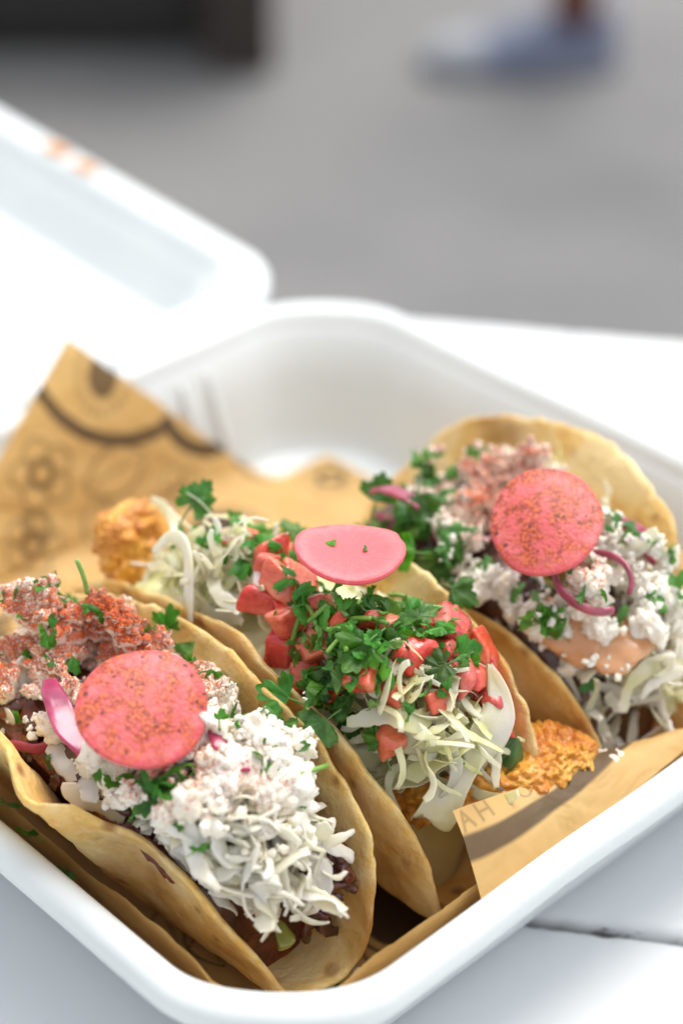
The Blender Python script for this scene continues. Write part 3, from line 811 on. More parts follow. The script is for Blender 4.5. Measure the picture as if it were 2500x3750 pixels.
# powder was shaken over the first and third taco
for (u, v, z, r, a) in ((1.0, -6.5, 7.5, 3.7, 1.65), (2.6, -5.9, 7.3, 2.7, 1.45), (-0.6, -8.3, 7.0, 2.7, 1.6), (4.8, -8.0, 6.6, 2.4, 1.0), (6.0, -7.0, 6.2, 2.0, .8),
                        (3.4, 3.4, 8.2, 3.2, 1.7), (6.6, 1.9, 7.4, 2.0, .95), (2.0, 3.2, 8.2, 2.9, 1.6)):
    POWDER_SPOTS.append((W((u, v, z)), r * CM, a))
cheese_m = mat_cheese()
leaf_m = mat_leaf()
stem_m = mat_simple('cilantro_stem', [(0.35, (0.10, 0.24, 0.03)), (0.65, (0.26, 0.40, 0.10))], 150, 0.35, ss=(.2, (.5, 1, .2), .002), rnd=(.02, .1, .25))
cab_m = mat_simple('cabbage', [(0.32, (0.72, 0.71, 0.27)), (0.5, (0.86, 0.83, 0.47)), (0.68, (0.91, 0.89, 0.68))], 75, 0.34, ss=(.6, (1, .95, .5), .007), bumps=((220, .25, .0008), (800, .15, .0003)), rnd=(.014, .28, .06), coat=.25, tr=.12)
slaw_m = mat_simple('creamy_slaw', [(0.32, (0.78, 0.72, 0.46)), (0.5, (0.86, 0.81, 0.62)), (0.68, (0.89, 0.86, 0.76))], 70, 0.32, ss=(.6, (1, .95, .7), .006), bumps=((200, .2, .0006),), rnd=(.014, .3, .04), coat=.3, tr=.06)
tom_m = mat_simple('tomato_flesh', [(0.33, (0.54, 0.040, 0.017)), (0.5, (0.68, 0.105, 0.045)), (0.68, (0.78, 0.25, 0.14))], 120, 0.22, ss=(.5, (1, .3, .15), .005), bumps=((520, .5, .0010), (130, .4, .002)), rnd=(.010, .08, .12), coat=.5)
wonion_m = mat_simple('white_onion', [(0.3, (0.70, 0.42, 0.42)), (0.55, (0.78, 0.62, 0.58)), (0.75, (0.84, 0.76, 0.70))], 110, 0.25, ss=(.5, (1, .8, .8), .004), bumps=((200, .2, .0008),), coat=.4)
ponion_m = mat_simple('pickled_onion', [(0.3, (0.20, 0.012, 0.045)), (0.55, (0.36, 0.035, 0.095)), (0.75, (0.56, 0.14, 0.20))], 70, 0.28, ss=(.45, (1, .3, .5), .003), bumps=((160, .2, .001),), coat=.4, rnd=(.01, .1, .15))
meat_m = mat_simple('shredded_meat', [(0.32, (0.030, 0.006, 0.004)), (0.5, (0.085, 0.016, 0.009)), (0.7, (0.20, 0.050, 0.022))], 160, 0.36, ss=(.1, (1, .3, .15), .002), bumps=((260, .5, .0016), (900, .3, .0005)), coat=.5, rnd=(.01, .1, .3))
fish_m = mat_simple('fried_batter', [(0.28, (0.30, 0.07, 0.008)), (0.42, (0.58, 0.19, 0.012)), (0.56, (0.74, 0.33, 0.03)), (0.74, (0.84, 0.50, 0.10))], 110, 0.34, ss=(.25, (1, .5, .12), .003), bumps=((300, .8, .0022), (1100, .5, .0008)), coat=.35)
sauce_m = mat_simple('orange_sauce', [(0.3, (0.62, 0.30, 0.13)), (0.7, (0.74, 0.43, 0.24))], 60, 0.22, ss=(.4, (1, .6, .3), .003), bumps=((300, .15, .0005),), coat=.4)
relish_m = mat_simple('green_relish', [(0.3, (0.20, 0.20, 0.03)), (0.7, (0.38, 0.38, 0.09))], 90, 0.25, ss=(.4, (.8, 1, .2), .003), coat=.5)
pepper_m = mat_simple('black_pepper', [(0.3, (0.01, 0.008, 0.006)), (0.7, (0.05, 0.03, 0.02))], 300, 0.6)

# --- fish: one battered fillet running through the middle taco
def lump_along(path, rad, n=260, m=150, seed=0, amp=.19, flat=1.0, fine=.055):
    P = smooth_path(path, n); R = np.interp(np.linspace(0, 1, n), np.linspace(0, 1, len(rad)), rad)
    t = np.linspace(0, 1, n); R = R * np.clip(np.minimum(t, 1 - t) / .05, 0.02, 1) ** .5
    V, F = sweep(P, 2 * R, 2 * R * flat, m=m, power=2.3)
    c = np.repeat(P, m, 0); d = V - c; ln = np.linalg.norm(d, axis=1)[:, None] + 1e-6
    a = fbm(V * .9, seed, 3); b = np.abs(fbm(V * 3.3, seed + 3, 3)); cc = np.abs(fbm(V * 7, seed + 5, 3)) * 2 - .6
    V = V + d / ln * (amp * a + amp * 1.1 * (b - .35) + fine * cc)[:, None] * np.clip(ln / .5, .2, 1)
    return V, F
fv, ff = lump_along([(-3.0, -3.0, 6.75), (-2.8, -2.95, 6.0), (-1.8, -2.6, 4.6), (2, -2.2, 3.5), (5, -2.2, 3.6), (6.9, -1.7, 3.85), (7.9, -.2, 3.95), (8.45, .9, 4.2)],
                    [.75, .95, 1.2, 1.45, 1.5, 1.35, 1.15, .65], seed=40, flat=.58)
fo = link('battered_fish', make_mesh('battered_fish', W(fv), ff, fish_m)); tag(fo, 'golden fried battered fish fillet sticking out of the middle taco', 'fish')
stamp(fv)

# --- filling beds: the mass of meat or slaw deep in each taco, a part of it
def bed(T, taco, mt, zp, u0, u1, seed, w0=2.1, name='filling', dv=0.0):
    nu, nw = 120, 60; V = []
    S, Q = np.meshgrid(np.linspace(0, 1, nu), np.linspace(-1, 1, nw), indexing='ij'); S, Q = S.ravel(), Q.ravel()
    u = u0 + (u1 - u0) * S
    prof_ = np.sqrt(np.clip(1 - np.abs(2 * S - 1) ** 3.2, 0, 1)); zt = T['zb'] + .3 + (zp - T['zb'] - .3) * prof_
    ll, lr = math.tan(math.radians(T['lL'])), math.tan(math.radians(T['lR']))
    # keep inside the fold
    zt_ = zt - .5 * Q ** 2 * prof_
    vl = T['vb'] - .95 - ll * np.maximum(0, zt_ - T['zb'] - 1.1) ; vr = T['vb'] + .95 + lr * np.maximum(0, zt_ - T['zb'] - 1.1)
    k = np.sqrt(np.clip((zt_ - T['zb']) / 1.2, 0.05, 1))
    vm = T['vb']; vl = vm + (vl - vm) * k; vr = vm + (vr - vm) * k
    v = vl + (vr - vl) * (Q + 1) / 2 + dv
    P = np.stack([u, v, zt_], -1)
    n = fbm(P * 1.1, seed, 3); n2 = np.abs(fbm(P * 3.2, seed + 4, 3))
    P[:, 2] += (.22 * n + .25 * (n2 - .3)) * prof_
    Vt = P; Vb = P.copy(); Vb[:, 2] = np.minimum(P[:, 2] - .05, T['zb'] + .25)
    Vb[:, 1] = T['vb'] + (P[:, 1] - T['vb']) * .35
    V = np.vstack([Vt, Vb]); F = grid_faces(nu, nw); N = nu * nw
    F2 = [tuple(N + i for i in f[::-1]) for f in F]; E2 = []
    for i in range(nu - 1):
        for e in (0, nw - 1):
            q = (i * nw + e, (i + 1) * nw + e, N + (i + 1) * nw + e, N + i * nw + e); E2.append(q)
    for j in range(nw - 1):
        for e in (0, nu - 1):
            E2.append((e * nw + j, e * nw + j + 1, N + e * nw + j + 1, N + e * nw + j))
    base = W((T['uc'], T['vb'], T['zb']))
    link(name, make_mesh(name, W(V) - base, F + F2 + E2, mt), taco); stamp(Vt)
bed(TACOS[0], taco_objs[0], meat_m, 5.6, -4.2, 6.3, 51, name='meat_filling')
bed(TACOS[1], taco_objs[1], cab_m, 6.3, -4.0, 7.1, 52, name='slaw_filling')
bed(TACOS[2], taco_objs[2], meat_m, 6.5, -1.2, 8.0, 53, name='meat_filling')

# --- piece libraries (shared mesh data)
def crumb_mesh(seed, sub=4, elong=1.0):
    r = np.random.default_rng(seed); V, F = ico(sub)
    V = V * (1 + .28 * fbm(V * .9 + seed * 3.1, seed, 2))[:, None]
    for (k, h, wd) in ((14, .30, .42), (60, .17, .23), (170, .09, .13)):
        C = r.normal(size=(k, 3)); C /= np.linalg.norm(C, axis=1)[:, None]
        D = V / np.linalg.norm(V, axis=1)[:, None]
        d = np.sqrt(np.maximum(0, 2 - 2 * (D @ C.T))).min(1)
        V = V * (1 + h * np.sqrt(np.clip(1 - (d / wd) ** 2, 0, 1)) - h * .5)[:, None]
    V = V * np.array([1.0 * elong, 1.0, .78])
    return piece('cheese_crumb', V, F, cheese_m)
crumbs = [crumb_mesh(100 + i, 4, random.uniform(.9, 1.35)) for i in range(9)]

def leaf_profile(th, kind, rr):
    """edge radius of a lobed cilantro leaflet as a function of the fan angle"""
    out = np.zeros_like(th)
    for c, L, hw in ((-.92 + .1 * rr[0], .78 + .1 * rr[1], .50), (0.0, 1.0, .50), (.92 + .1 * rr[2], .78 + .1 * rr[0], .50)):
        x = np.clip((th - c) / hw, -1, 1); lobe = (1 - np.abs(x) ** 2.8) ** .42
        tooth = .5 + .5 * np.cos(x * math.pi * (2.6 + .4 * rr[3]) + .5 * rr[4])
        out = np.maximum(out, (.30 + (L - .30) * lobe) * (1 - .15 * (1 - tooth ** .6) * np.clip(lobe, 0, 1)))
    return np.maximum(out, .28)
def leaf_mesh(seed, curl=.25, fold=.3, cut=None, nr=12, nth=110, wid=1.42):
    rr = np.random.default_rng(seed).uniform(-1, 1, 8)
    th = np.linspace(-wid, wid, nth); R = leaf_profile(th, 0, rr)
    V, UV = [], []
    for i in range(nr):
        f = i / (nr - 1); r = .03 + (R - .03) * f
        x = r * np.sin(th); y = r * np.cos(th)
        z = fold * np.abs(x) * (.6 + .4 * rr[3]) - curl * (x ** 2 + (y - .3) ** 2) + .09 * np.cos(th * 6.8) * f * f - .25 * rr[5] * f ** 3 * np.cos(th * 2 + rr[6] * 3) + .05 * np.sin(th * 7 + rr[4] * 3) * f + .10 * vnoise(np.c_[x * 3 + seed, y * 3, x * 0], seed)
        V.append(np.c_[x, y, z]); UV.append(np.c_[(th + wid) / (2 * wid), np.full(nth, f)])
    V = np.vstack(V); UV = np.vstack(UV); F = grid_faces(nr, nth)
    # short petiole
    path = smooth_path([(0, .06, V[:nth, 2].mean()), (.02 * rr[5], -.15, V[:nth, 2].mean() - .04), (.12 * rr[5], -.45 - .2 * abs(rr[6]), -.12)], 8)
    SV, SF = sweep(path, .055, .055, m=6, power=2)
    if cut is not None:
        (nx, ny, d) = cut; keepv = (V[:, 0] * nx + V[:, 1] * ny) < d
        F = [f for f in F if all(keepv[i] for i in f)]; SF = []; SV = np.zeros((0, 3))
    n0 = len(V); F = F + [tuple(n0 + i for i in f) for f in SF]; V = np.vstack([V, SV]); UV = np.vstack([UV, np.full((len(SV), 2), .5)])
    use = np.unique(np.concatenate([np.array(f) for f in F])); rem = {int(k): i for i, k in enumerate(use)}
    return V[use], [tuple(rem[int(i)] for i in f) for f in F], UV[use]
def leaf_piece(seed, **kw):
    V, F, UV = leaf_mesh(seed, **kw); return piece('cilantro_leaf', V, F, leaf_m, True, UV)
leaves = [leaf_piece(200 + i, curl=random.uniform(-.3, .9), fold=random.uniform(-.2, .7)) for i in range(8)]
bits = [leaf_piece(240 + i, curl=random.uniform(-.2, .8), fold=random.uniform(-.2, .6), cut=c) for i, c in enumerate(
    [(0, 1, .55), (1, .2, .2), (-1, .3, .25), (.5, 1, .5), (-.6, 1, .45), (0, 1, .7), (1, 1, .5)])]
scraps = []
for i, c_ in enumerate([(0, 1, .5), (1, .2, .2), (-1, .3, .25), (.5, 1, .5), (-.6, 1, .45)]):
    V_, F_, U_ = leaf_mesh(270 + i, curl=random.uniform(-.2, 1.0), fold=random.uniform(-.3, .8), cut=c_, nr=6, nth=36); scraps.append(piece('cilantro_scrap', V_, F_, leaf_m, True, U_))
def sprig_mesh(seed):
    """three leaflets on one stalk"""
    Vs, Fs, Us, n0 = [], [], [], 0
    r = np.random.default_rng(seed)
    for a, s, off in ((0, 1.0, (0, .35)), (1.15, .82, (-.05, .1)), (-1.15, .82, (.05, .1))):
        V, F, U = leaf_mesh(seed * 7 + int(a * 10), curl=r.uniform(.1, .5), fold=r.uniform(0, .5), nr=10, nth=90)
        V = V * s @ rot_x(r.uniform(-.2, .3)).T @ rot_z(a).T + np.array([off[0], off[1], 0])
        Vs.append(V); Us.append(U); Fs += [tuple(n0 + i for i in f) for f in F]; n0 += len(V)
    SV, SF = sweep(smooth_path([(0, .4, 0), (0, 0, -.02), (.06, -.6, -.08), (.2, -1.2, -.05)], 14), .075, .075, m=6, power=2)
    Vs.append(SV); Us.append(np.full((len(SV), 2), .5)); Fs += [tuple(n0 + i for i in f) for f in SF]
    return piece('cilantro_sprig', np.vstack(Vs), Fs, leaf_m, True, np.vstack(Us))
sprigs = [sprig_mesh(300 + i) for i in range(4)]
def stem_piece(seed, L):
    r = np.random.default_rng(seed); b = r.uniform(-.25, .25)
    p = smooth_path([(-L / 2, 0, 0), (0, b * L, .05), (L / 2, 0, 0)], 12); V, F = sweep(p, .11, .10, m=8, power=2)
    return piece('cilantro_stem', V, F, stem_m)
stems = [stem_piece(i, l) for i, l in enumerate((.6, .8, 1.1, 1.7))]

def shred_mesh(seed, L, w, mt, curl=1.0, th=.085, name='cabbage_shred', n=40, pw=2.5):
    r = np.random.default_rng(seed); t = np.linspace(0, 1, n)
    k = r.uniform(-1, 1) * 2.2 * curl; a = k * t + .5 * curl * np.sin(t * r.uniform(4, 9) + r.uniform(0, 6)); e = .35 * curl * np.sin(t * r.uniform(3, 8) + r.uniform(0, 6))
    st = L / n * np.c_[np.cos(a) * np.cos(e), np.sin(a) * np.cos(e), np.sin(e)]; P = np.cumsum(st, 0); P -= P.mean(0)
    wd = w * (.42 + .58 * np.sin(np.pi * np.clip(t, .02, .98)) ** .5) * (1 + .30 * vnoise(np.c_[t * 6, t * 0 + seed, t * 0], seed) + .14 * vnoise(np.c_[t * 22, t * 0 + seed, t * 0], seed + 1))
    tw = r.normal(0, .5) + r.uniform(-1.1, 1.1) * t + .25 * np.sin(t * 9)
    V, F = sweep(P, wd, th * (.45 + .55 * np.sin(np.pi * np.clip(t, .02, .98)) ** .5), m=12, twist=tw, power=pw)
    V = V + .03 * np.c_[vnoise(V * 2.5, seed), vnoise(V * 2.5 + 7, seed), vnoise(V * 2.5 + 13, seed)]
    return piece(name, V, F, mt)
cab = [shred_mesh(400 + i, random.uniform(1.5, 3.2), random.uniform(.14, .48), cab_m, 1.05, .038) for i in range(14)]
slaw = [shred_mesh(440 + i, random.uniform(1.2, 2.3), random.uniform(.2, .55), slaw_m, .85, .08, 'slaw_shred') for i in range(12)]
strand = [shred_mesh(480 + i, random.uniform(.5, 1.2), random.uniform(.24, .42), meat_m, .6, .26, 'meat_strand') for i in range(8)]
onion_s = [shred_mesh(500 + i, random.uniform(1.8, 3.0), .30, ponion_m, .9, .13, 'onion_strip') for i in range(5)]

def dice_mesh(seed, dims, mt, name, amp=.05):
    """a knife-cut chunk: intersection of random half-spaces with softened edges"""
    r = np.random.default_rng(seed); V, F = ico(4)
    N = np.vstack([np.eye(3), -np.eye(3), r.normal(size=(3, 3))]); N = N + r.normal(size=N.shape) * .16; N /= np.linalg.norm(N, axis=1)[:, None]
    hgt = np.concatenate([np.full(6, 1.0), r.uniform(.95, 1.25, 3)])
    q = (V @ N.T) / hgt; p = 11; rad = 1 / (np.sum(np.clip(q, 0, None) ** p, axis=1) ** (1 / p)); V = V * rad[:, None] * np.array(dims) / 2
    n = fbm(V * 2.2 + seed, seed, 3); V = V * (1 + amp * n)[:, None]; V[:, 2] += .12 * dims[2] * np.sin(V[:, 0] * 2.5 + seed)
    return piece(name, V, F, mt)
toms = [dice_mesh(600 + i, (random.uniform(.5, .88), random.uniform(.38, .62), random.uniform(.26, .44)), tom_m, 'tomato_dice', .13) for i in range(14)]
onions = [dice_mesh(640 + i, (random.uniform(.5, .8), random.uniform(.45, .7), random.uniform(.2, .35)), wonion_m, 'onion_dice') for i in range(4)]

# where the shells stand: for each taco, v of the left and right wall at (u, z), used to keep the pieces inside
ZG = np.linspace(0, 9, 91)
for T in TACOS:
    S_, Q_ = np.meshgrid(np.linspace(-.985, .985, 420), np.linspace(0, 1, 160), indexing='ij'); S_ = S_.ravel() * T['Ru']; Q_ = Q_.ravel()
    tm_ = T['Rt'] * (1 - (np.abs(S_) / T['Ru']) ** 2.35) ** (1 / 2.35)
    for sg, key, zk in ((-1, 'VL', 'ZL'), (1, 'VR', 'ZR')):
        Pw = tortilla_map(T, S_, sg * Q_ * tm_ * T['kL' if sg < 0 else 'kR'], 0.0); A_ = np.full((GN, 91), np.nan); Zt = np.zeros(GN)
        i_ = cell(Pw[:, 0], Pw[:, 1])[0]; j_ = np.clip((Pw[:, 2] * 10).astype(int), 0, 90); A_[i_, j_] = Pw[:, 1]; np.maximum.at(Zt, i_, Pw[:, 2])
        for r_ in range(GN):
            ok = ~np.isnan(A_[r_])
            if ok.sum() > 3: A_[r_] = np.interp(np.arange(91), np.nonzero(ok)[0], A_[r_][ok])
        T[key], T[zk] = A_, Zt
CEIL = [([-5, -2, 0, 3, 5, 6.3, 7.4], [5.2, 7.0, 7.45, 7.25, 6.8, 6.0, 4.4]),
        ([-4, -1.5, 1, 3.5, 6, 7, 7.8], [5.6, 7.1, 7.5, 7.85, 7.45, 6.4, 4.8]),
        ([-2, 1, 3, 5, 7, 8, 8.8], [6.2, 8.0, 8.35, 8.0, 7.3, 6.1, 4.4])]
def ceiling(k, u, v):
    T = TACOS[k]; z = np.interp(u, *CEIL[k]); i = cell(np.array([u]), np.array([v]))[0][0]
    j = int(np.clip(z * 10, 0, 90)); vl, vr = T['VL'][i, j], T['VR'][i, j]
    if np.isnan(vl): return z - 1
    q = (v - (vl + vr) / 2) / ((vr - vl) / 2)
    return z - .30 * q * q
def wall_shift(k, P):
    """how far (in v) a piece must move so that it does not cut through the shell; None if it cannot"""
    if np.max(P[:, 0] - 8.45 - .33 * P[:, 2]) > 0 or np.min(P[:, 1] + 8.6 + .33 * P[:, 2]) < 0 or np.min(P[:, 2]) < .6: return None      # would poke through the tray
    T = TACOS[k]; i = cell(P[:, 0], P[:, 1])[0]; j = np.clip((P[:, 2] * 10).astype(int), 0, 90)
    vl, vr = T['VL'][i, j] + .16, T['VR'][i, j] - .16
    a = np.where(P[:, 2] < T['ZL'][i] + .05, vl - P[:, 1], -9.); b = np.where(P[:, 2] < T['ZR'][i] + .05, P[:, 1] - vr, -9.)
    a = max(0, np.nanmax(np.nan_to_num(a, nan=-9.))); b = max(0, np.nanmax(np.nan_to_num(b, nan=-9.)))
    if a > .04 and b > .04: return None
    sft = a - b
    return None if abs(sft) > .9 else sft
SLICES = [(4.14, -8.03, 7.6), (4.11, -2.41, 8.4), (5.82, 1.87, 8.2)]
def under_slices(u, v, z):
    for a_, b_, c_ in SLICES:
        if math.hypot(u - a_, v - b_) < 1.5: z = min(z, c_ - .75 - .25 * max(0, 1.5 - math.hypot(u - a_, v - b_)))
    return z
def scatter(name, lib, k, regions, n, s, group, cat, flat=.35, pct=80, jit=.25, slope=.8, ang=None, lift=0.0):
    """n pieces over weighted elliptical regions (u, v, ru, rv, weight, label)"""
    ws = [r[4] for r in regions]; done = 0; tries = 0
    while done < n and tries < n * 30:
        tries += 1; R_ = random.choices(regions, ws)[0]
        a, q = random.uniform(0, 6.283), math.sqrt(random.random()); u = R_[0] + R_[2] * q * math.cos(a); v = R_[1] + R_[3] * q * math.sin(a)
        Rm = slope_rot(u, v, .5, slope) @ rrot(None if ang is None else random.gauss(*ang), flat)
        me = random.choice(lib); sc_ = random.uniform(*s); L = MV[me.name] * sc_ @ Rm.T
        cz = ceiling(k, u, v) + random.uniform(-.1, jit) + lift
        i, j = cell(L[:, 0] + u, L[:, 1] + v); z = min(float(np.percentile(Hm[i, j] - L[:, 2], pct)), cz)
        if name in ('cheese_crumb', 'slaw_shred', 'cabbage_shred', 'cilantro_leaf'): z = under_slices(u, v, z)
        sh = wall_shift(k, L + np.array([u, v, z]))
        if sh is None: continue
        v += sh
        lab = ('smaller ' if sc_ < (s[0] + s[1]) / 2 else 'larger ') + R_[5]
        put(name, me, u, v, Rm, sc_, z=z, label=lab, cat=cat, group=group + ': ' + lab); done += 1

def scatter_stuff(name, lib, k, regions, n, s, label, cat, mt, flat=.6, pct=62, jit=.5):
    """many small scraps joined into one object: too small to pick apart one by one"""
    Vs, Fs, Us, n0, done = [], [], [], 0, 0
    for _ in range(n * 8):
        if done >= n: break
        R_ = random.choices(regions, [r[2] * r[3] for r in regions])[0]
        a, q = random.uniform(0, 6.283), math.sqrt(random.random()); u = R_[0] + R_[2] * q * math.cos(a); v = R_[1] + R_[3] * q * math.sin(a)
        Rm = slope_rot(u, v, .4, .8) @ rrot(None, flat); me = random.choice(lib); L = MV[me.name] * random.uniform(*s) @ Rm.T
        i, j = cell(L[:, 0] + u, L[:, 1] + v); z = min(float(np.percentile(Hm[i, j] - L[:, 2], pct)), ceiling(k, u, v) + jit)
        P = L + np.array([u, v, z]); sh = wall_shift(k, P)
        if sh is None: continue
        P[:, 1] += sh; stamp(P); Vs.append(P); Fs += [tuple(n0 + x for x in p.vertices) for p in me.polygons]; n0 += len(P); done += 1
        uvl = me.uv_layers.active; Uv = np.full((len(P), 2), .5)
        if uvl is not None:
            li = np.zeros(len(me.loops), int); me.loops.foreach_get('vertex_index', li); ud = np.zeros(len(me.loops) * 2); uvl.data.foreach_get('uv', ud); Uv[li] = ud.reshape(-1, 2)
        Us.append(Uv)
    me = make_mesh(name, W(np.vstack(Vs)), Fs, mt); l = me.uv_layers.new(name='UVMap'); li = np.zeros(len(me.loops), int); me.loops.foreach_get('vertex_index', li)
    l.data.foreach_set('uv', np.vstack(Us)[li].ravel())
    tag(link(name, me), label, cat, kind='stuff')

def item(name, me, u, v, R=None, s=1.0, label=None, cat=None, z=None, k=None, lift=0.1, group=None, slope=.7, pct=75):
    R = slope_rot(u, v, .5, slope) @ (rot_z(random.uniform(0, 6.28)) if R is None else R)
    if z is None:
        L = MV[me.name] * s @ R.T; i, j = cell(L[:, 0] + u, L[:, 1] + v); z = float(np.percentile(Hm[i, j] - L[:, 2], pct))
        if k is not None:
            z = min(z, ceiling(k, u, v) + lift); sh = wall_shift(k, L + np.array([u, v, z])); v += 0 if sh is None else sh
    return put(name, me, u, v, R, s, z=z, label=label, cat=cat, group=group)

# ============ taco 1: dark meat, slaw, cheese, chilli powder
scatter('meat_strand', strand, 0, [(7.0, -5.4, 1.0, 1.0, 4, 'dark meat strand spilling from the near end of the front taco'), (2, -7, 4, 2, 1, 'dark meat strand under the cheese of the front taco')], 130, (.7, 1.1), 'meat', 'meat', .4, 60, .05)
scatter('slaw_shred', slaw, 0, [(5.6, -8.3, 1.1, 1.0, 3, 'creamy white slaw shred beside the split tortilla edge'), (6.6, -7.0, .9, 1.1, 7, 'creamy white slaw shred hanging at the near end of the front taco'), (-1, -8.4, 1.6, 1.2, 1.2, 'slaw shred at the far left end of the front taco'), (4, -8.6, 1.6, .6, 1, 'slaw shred below the front powdered radish slice')], 150, (.8, 1.15), 'slaw', 'slaw', .45, 64, -.05, ang=(-.2, .7))
scatter('cilantro_leaf', leaves + bits, 0, [(-1.3, -6.8, 1.2, 1.2, 2, 'cilantro leaf at the far end of the front taco'), (2.0, -5.3, 2.2, .5, 2, 'cilantro leaf along the inner shell right of the front radish slice'), (5.2, -8.7, 1.2, .6, 2, 'cilantro leaf above the creamy slaw by the split shell'), (5.5, -6.2, 1, .7, 2, 'cilantro leaf between cheese and dark meat in the front taco'), (1.5, -8.8, 2, .6, 1, 'cilantro leaf left of the front radish slice')], 48, (.35, .62), 'cilantro', 'cilantro', .7, 66, .3)
for i, (u, v, a) in enumerate(((1.7, -8.3, .7), (3.6, -6.2, .3), (5.3, -7.4, 1.2))):
    item('onion_strip', onion_s[i], u, v, rot_z(a), 1.0, ['purple pickled onion strip left of the front powdered radish slice', 'pickled onion strip half buried in cheese behind the front radish slice', 'pickled onion strip under cheese crumbs near the front slaw'][i], 'onion', k=0)
scatter('cheese_crumb', crumbs, 0, [(0.4, -7.0, 1.9, 1.7, 4, 'powdered cheese crumb behind the front radish slice'), (2.6, -5.9, 1.5, 1.0, 4, 'cheese crumb between the front radish slice and the inner shell'), (0.4, -5.7, 2.0, .8, 5, 'powdered cheese crumb along the far inner shell of the front taco'), (-.6, -8.3, 1.2, 1.2, 2, 'powdered cheese crumb at the far left end of the front taco'), (4.9, -5.9, 1.2, 1.1, 3.6, 'white cheese crumb right of the front radish slice'), (3.9, -8.6, 1.5, .8, 3, 'cheese crumb below the front radish slice near the split shell'), (5.4, -7.4, 1.3, 1.1, 5, 'cheese crumb on the creamy slaw of the front taco'), (6.4, -6.3, .9, .9, 2, 'cheese crumb between the creamy slaw and the dark meat')], 186, (.17, .50), 'cheese', 'cheese', .6, 60, .25)
# ============ taco 2: fish, slaw, tomato, cilantro
scatter('cabbage_shred', cab, 1, [(0.3, -3.0, 2.0, 1.3, 3, 'cabbage shred at the far end of the fish taco'), (6.2, -3.3, 1.3, 1.2, 4, 'cabbage shred in the tangle at the near end of the fish taco'), (3.5, -2.2, 2.2, 1.6, 2, 'cabbage shred beneath the tomato of the fish taco'), (7.0, -2.2, .6, .8, 2, 'cabbage shred just above the fried fish')], 135, (.75, 1.1), 'cabbage', 'cabbage', .5, 68, .1)
hid = 'diced tomato half covered by the cilantro heap on the fish taco'
tomato_spots = [(.3, -2.5, 'small orange tomato piece at the far end of the fish taco'), (1.9, -2.7, 'tomato piece with onion in front of the plain radish slice'), (2.6, -3.5, 'tomato dice by the left shell of the fish taco'), (3.3, -3.7, hid), (4.2, -3.8, hid),
    (4.5, -3.0, hid), (5.3, -3.3, hid), (3.6, -2.6, hid), (5.9, -2.6, hid), (5.0, -1.6, hid), (5.5, -.75, 'tomato dice highest on the right shell of the fish taco'), (6.2, -1.1, 'pale tomato dice on the right side of the fish taco'), (6.7, -.9, 'tomato dice resting on the right shell above the red wedge'), (7.0, -2.6, 'translucent tomato wedge lying on the cabbage shreds'), (7.4, -1.3, 'bright red wet tomato wedge above the fried fish'), (2.9, -2.9, hid), (3.9, -3.3, hid), (5.6, -1.7, hid), (4.9, -2.5, hid), (6.3, -2.0, hid), (6.7, -3.75, 'soft tomato chunk wedged at the near left shell of the fish taco')]
for i, (u, v, lab) in enumerate(tomato_spots):
    item('tomato_dice', toms[i % len(toms)], u, v, rrot(None, .35), random.uniform(.95, 1.3), lab, 'tomato', group='diced tomato on the fish taco', k=1, lift=.12 if i < 20 else -.6)
for i, (u, v) in enumerate(((1.3, -1.9), (5.1, -2.4), (2.4, -3.2), (6.1, -3.2))):
    item('onion_dice', onions[i], u, v, rrot(None, .3), 1.0, ['curved white onion piece at the far end of the fish taco', 'white onion piece beneath the chopped cilantro heap', 'small white onion piece with purple skin by the left shell', 'onion dice between tomato and cabbage shreds'][i], 'onion', k=1, lift=.2)
scatter('cabbage_shred', cab, 1, [(6.8, -2.9, .9, .9, 3, 'cabbage shred in the tangle at the near end of the fish taco'), (.6, -3.3, 1.3, .8, 2, 'cabbage shred at the far end of the fish taco'), (7.1, -1.7, .5, .7, 1, 'cabbage shred just above the fried fish')], 48, (.7, 1.0), 'cabbage', 'cabbage', .5, 70, .25)
scatter('cilantro_leaf', leaves + bits + bits, 1, [(5.0, -3.9, 1.2, .9, 5, 'chopped cilantro leaf in the heap left of the diced tomato'), (5.3, -3.0, .9, .9, 3, 'chopped cilantro leaf in the heap over the tomato'), (4.4, -2.6, 1.4, 1, 3, 'chopped cilantro leaf in front of the plain radish slice'), (.6, -2.4, 1.5, 1.2, 1.6, 'chopped cilantro leaf at the far end of the fish taco'), (6.6, -2.6, .9, 1.0, 1.2, 'chopped cilantro bit among the near cabbage shreds'), (4.6, -.8, 1.0, .6, 3, 'chopped cilantro leaf right of the plain radish slice'), (5.4, -2.0, .8, .7, 2, 'chopped cilantro leaf in the heap right of centre')], 48, (.38, .72), 'cilantro', 'cilantro', .65, 62, .42)
for i, (u, v) in enumerate(((4.3, -3.6), (4.0, -2.9), (4.9, -3.1), (3.2, -3.3), (2.7, -2.6), (5.5, -2.6), (5.2, -1.4), (5.9, -.7), (6.2, -1.6), (6.6, -.8), (6.9, -1.5), (5.9, -3.9), (6.5, -3.5), (6.2, -2.7), (5.0, -4.2), (1.6, -1.6), (.5, -2.0))):
    lab = 'diced tomato showing between cilantro leaves left of centre' if v < -2.4 else ('diced tomato in the wet row along the right shell of the fish taco' if u > 3 else 'diced tomato near the far end behind the plain radish slice')
    item('tomato_dice', toms[(i * 5 + 2) % len(toms)], u, v, rrot(None, .45), random.uniform(.95, 1.3), lab, 'tomato', group='diced tomato: ' + lab, k=1, lift=.05)
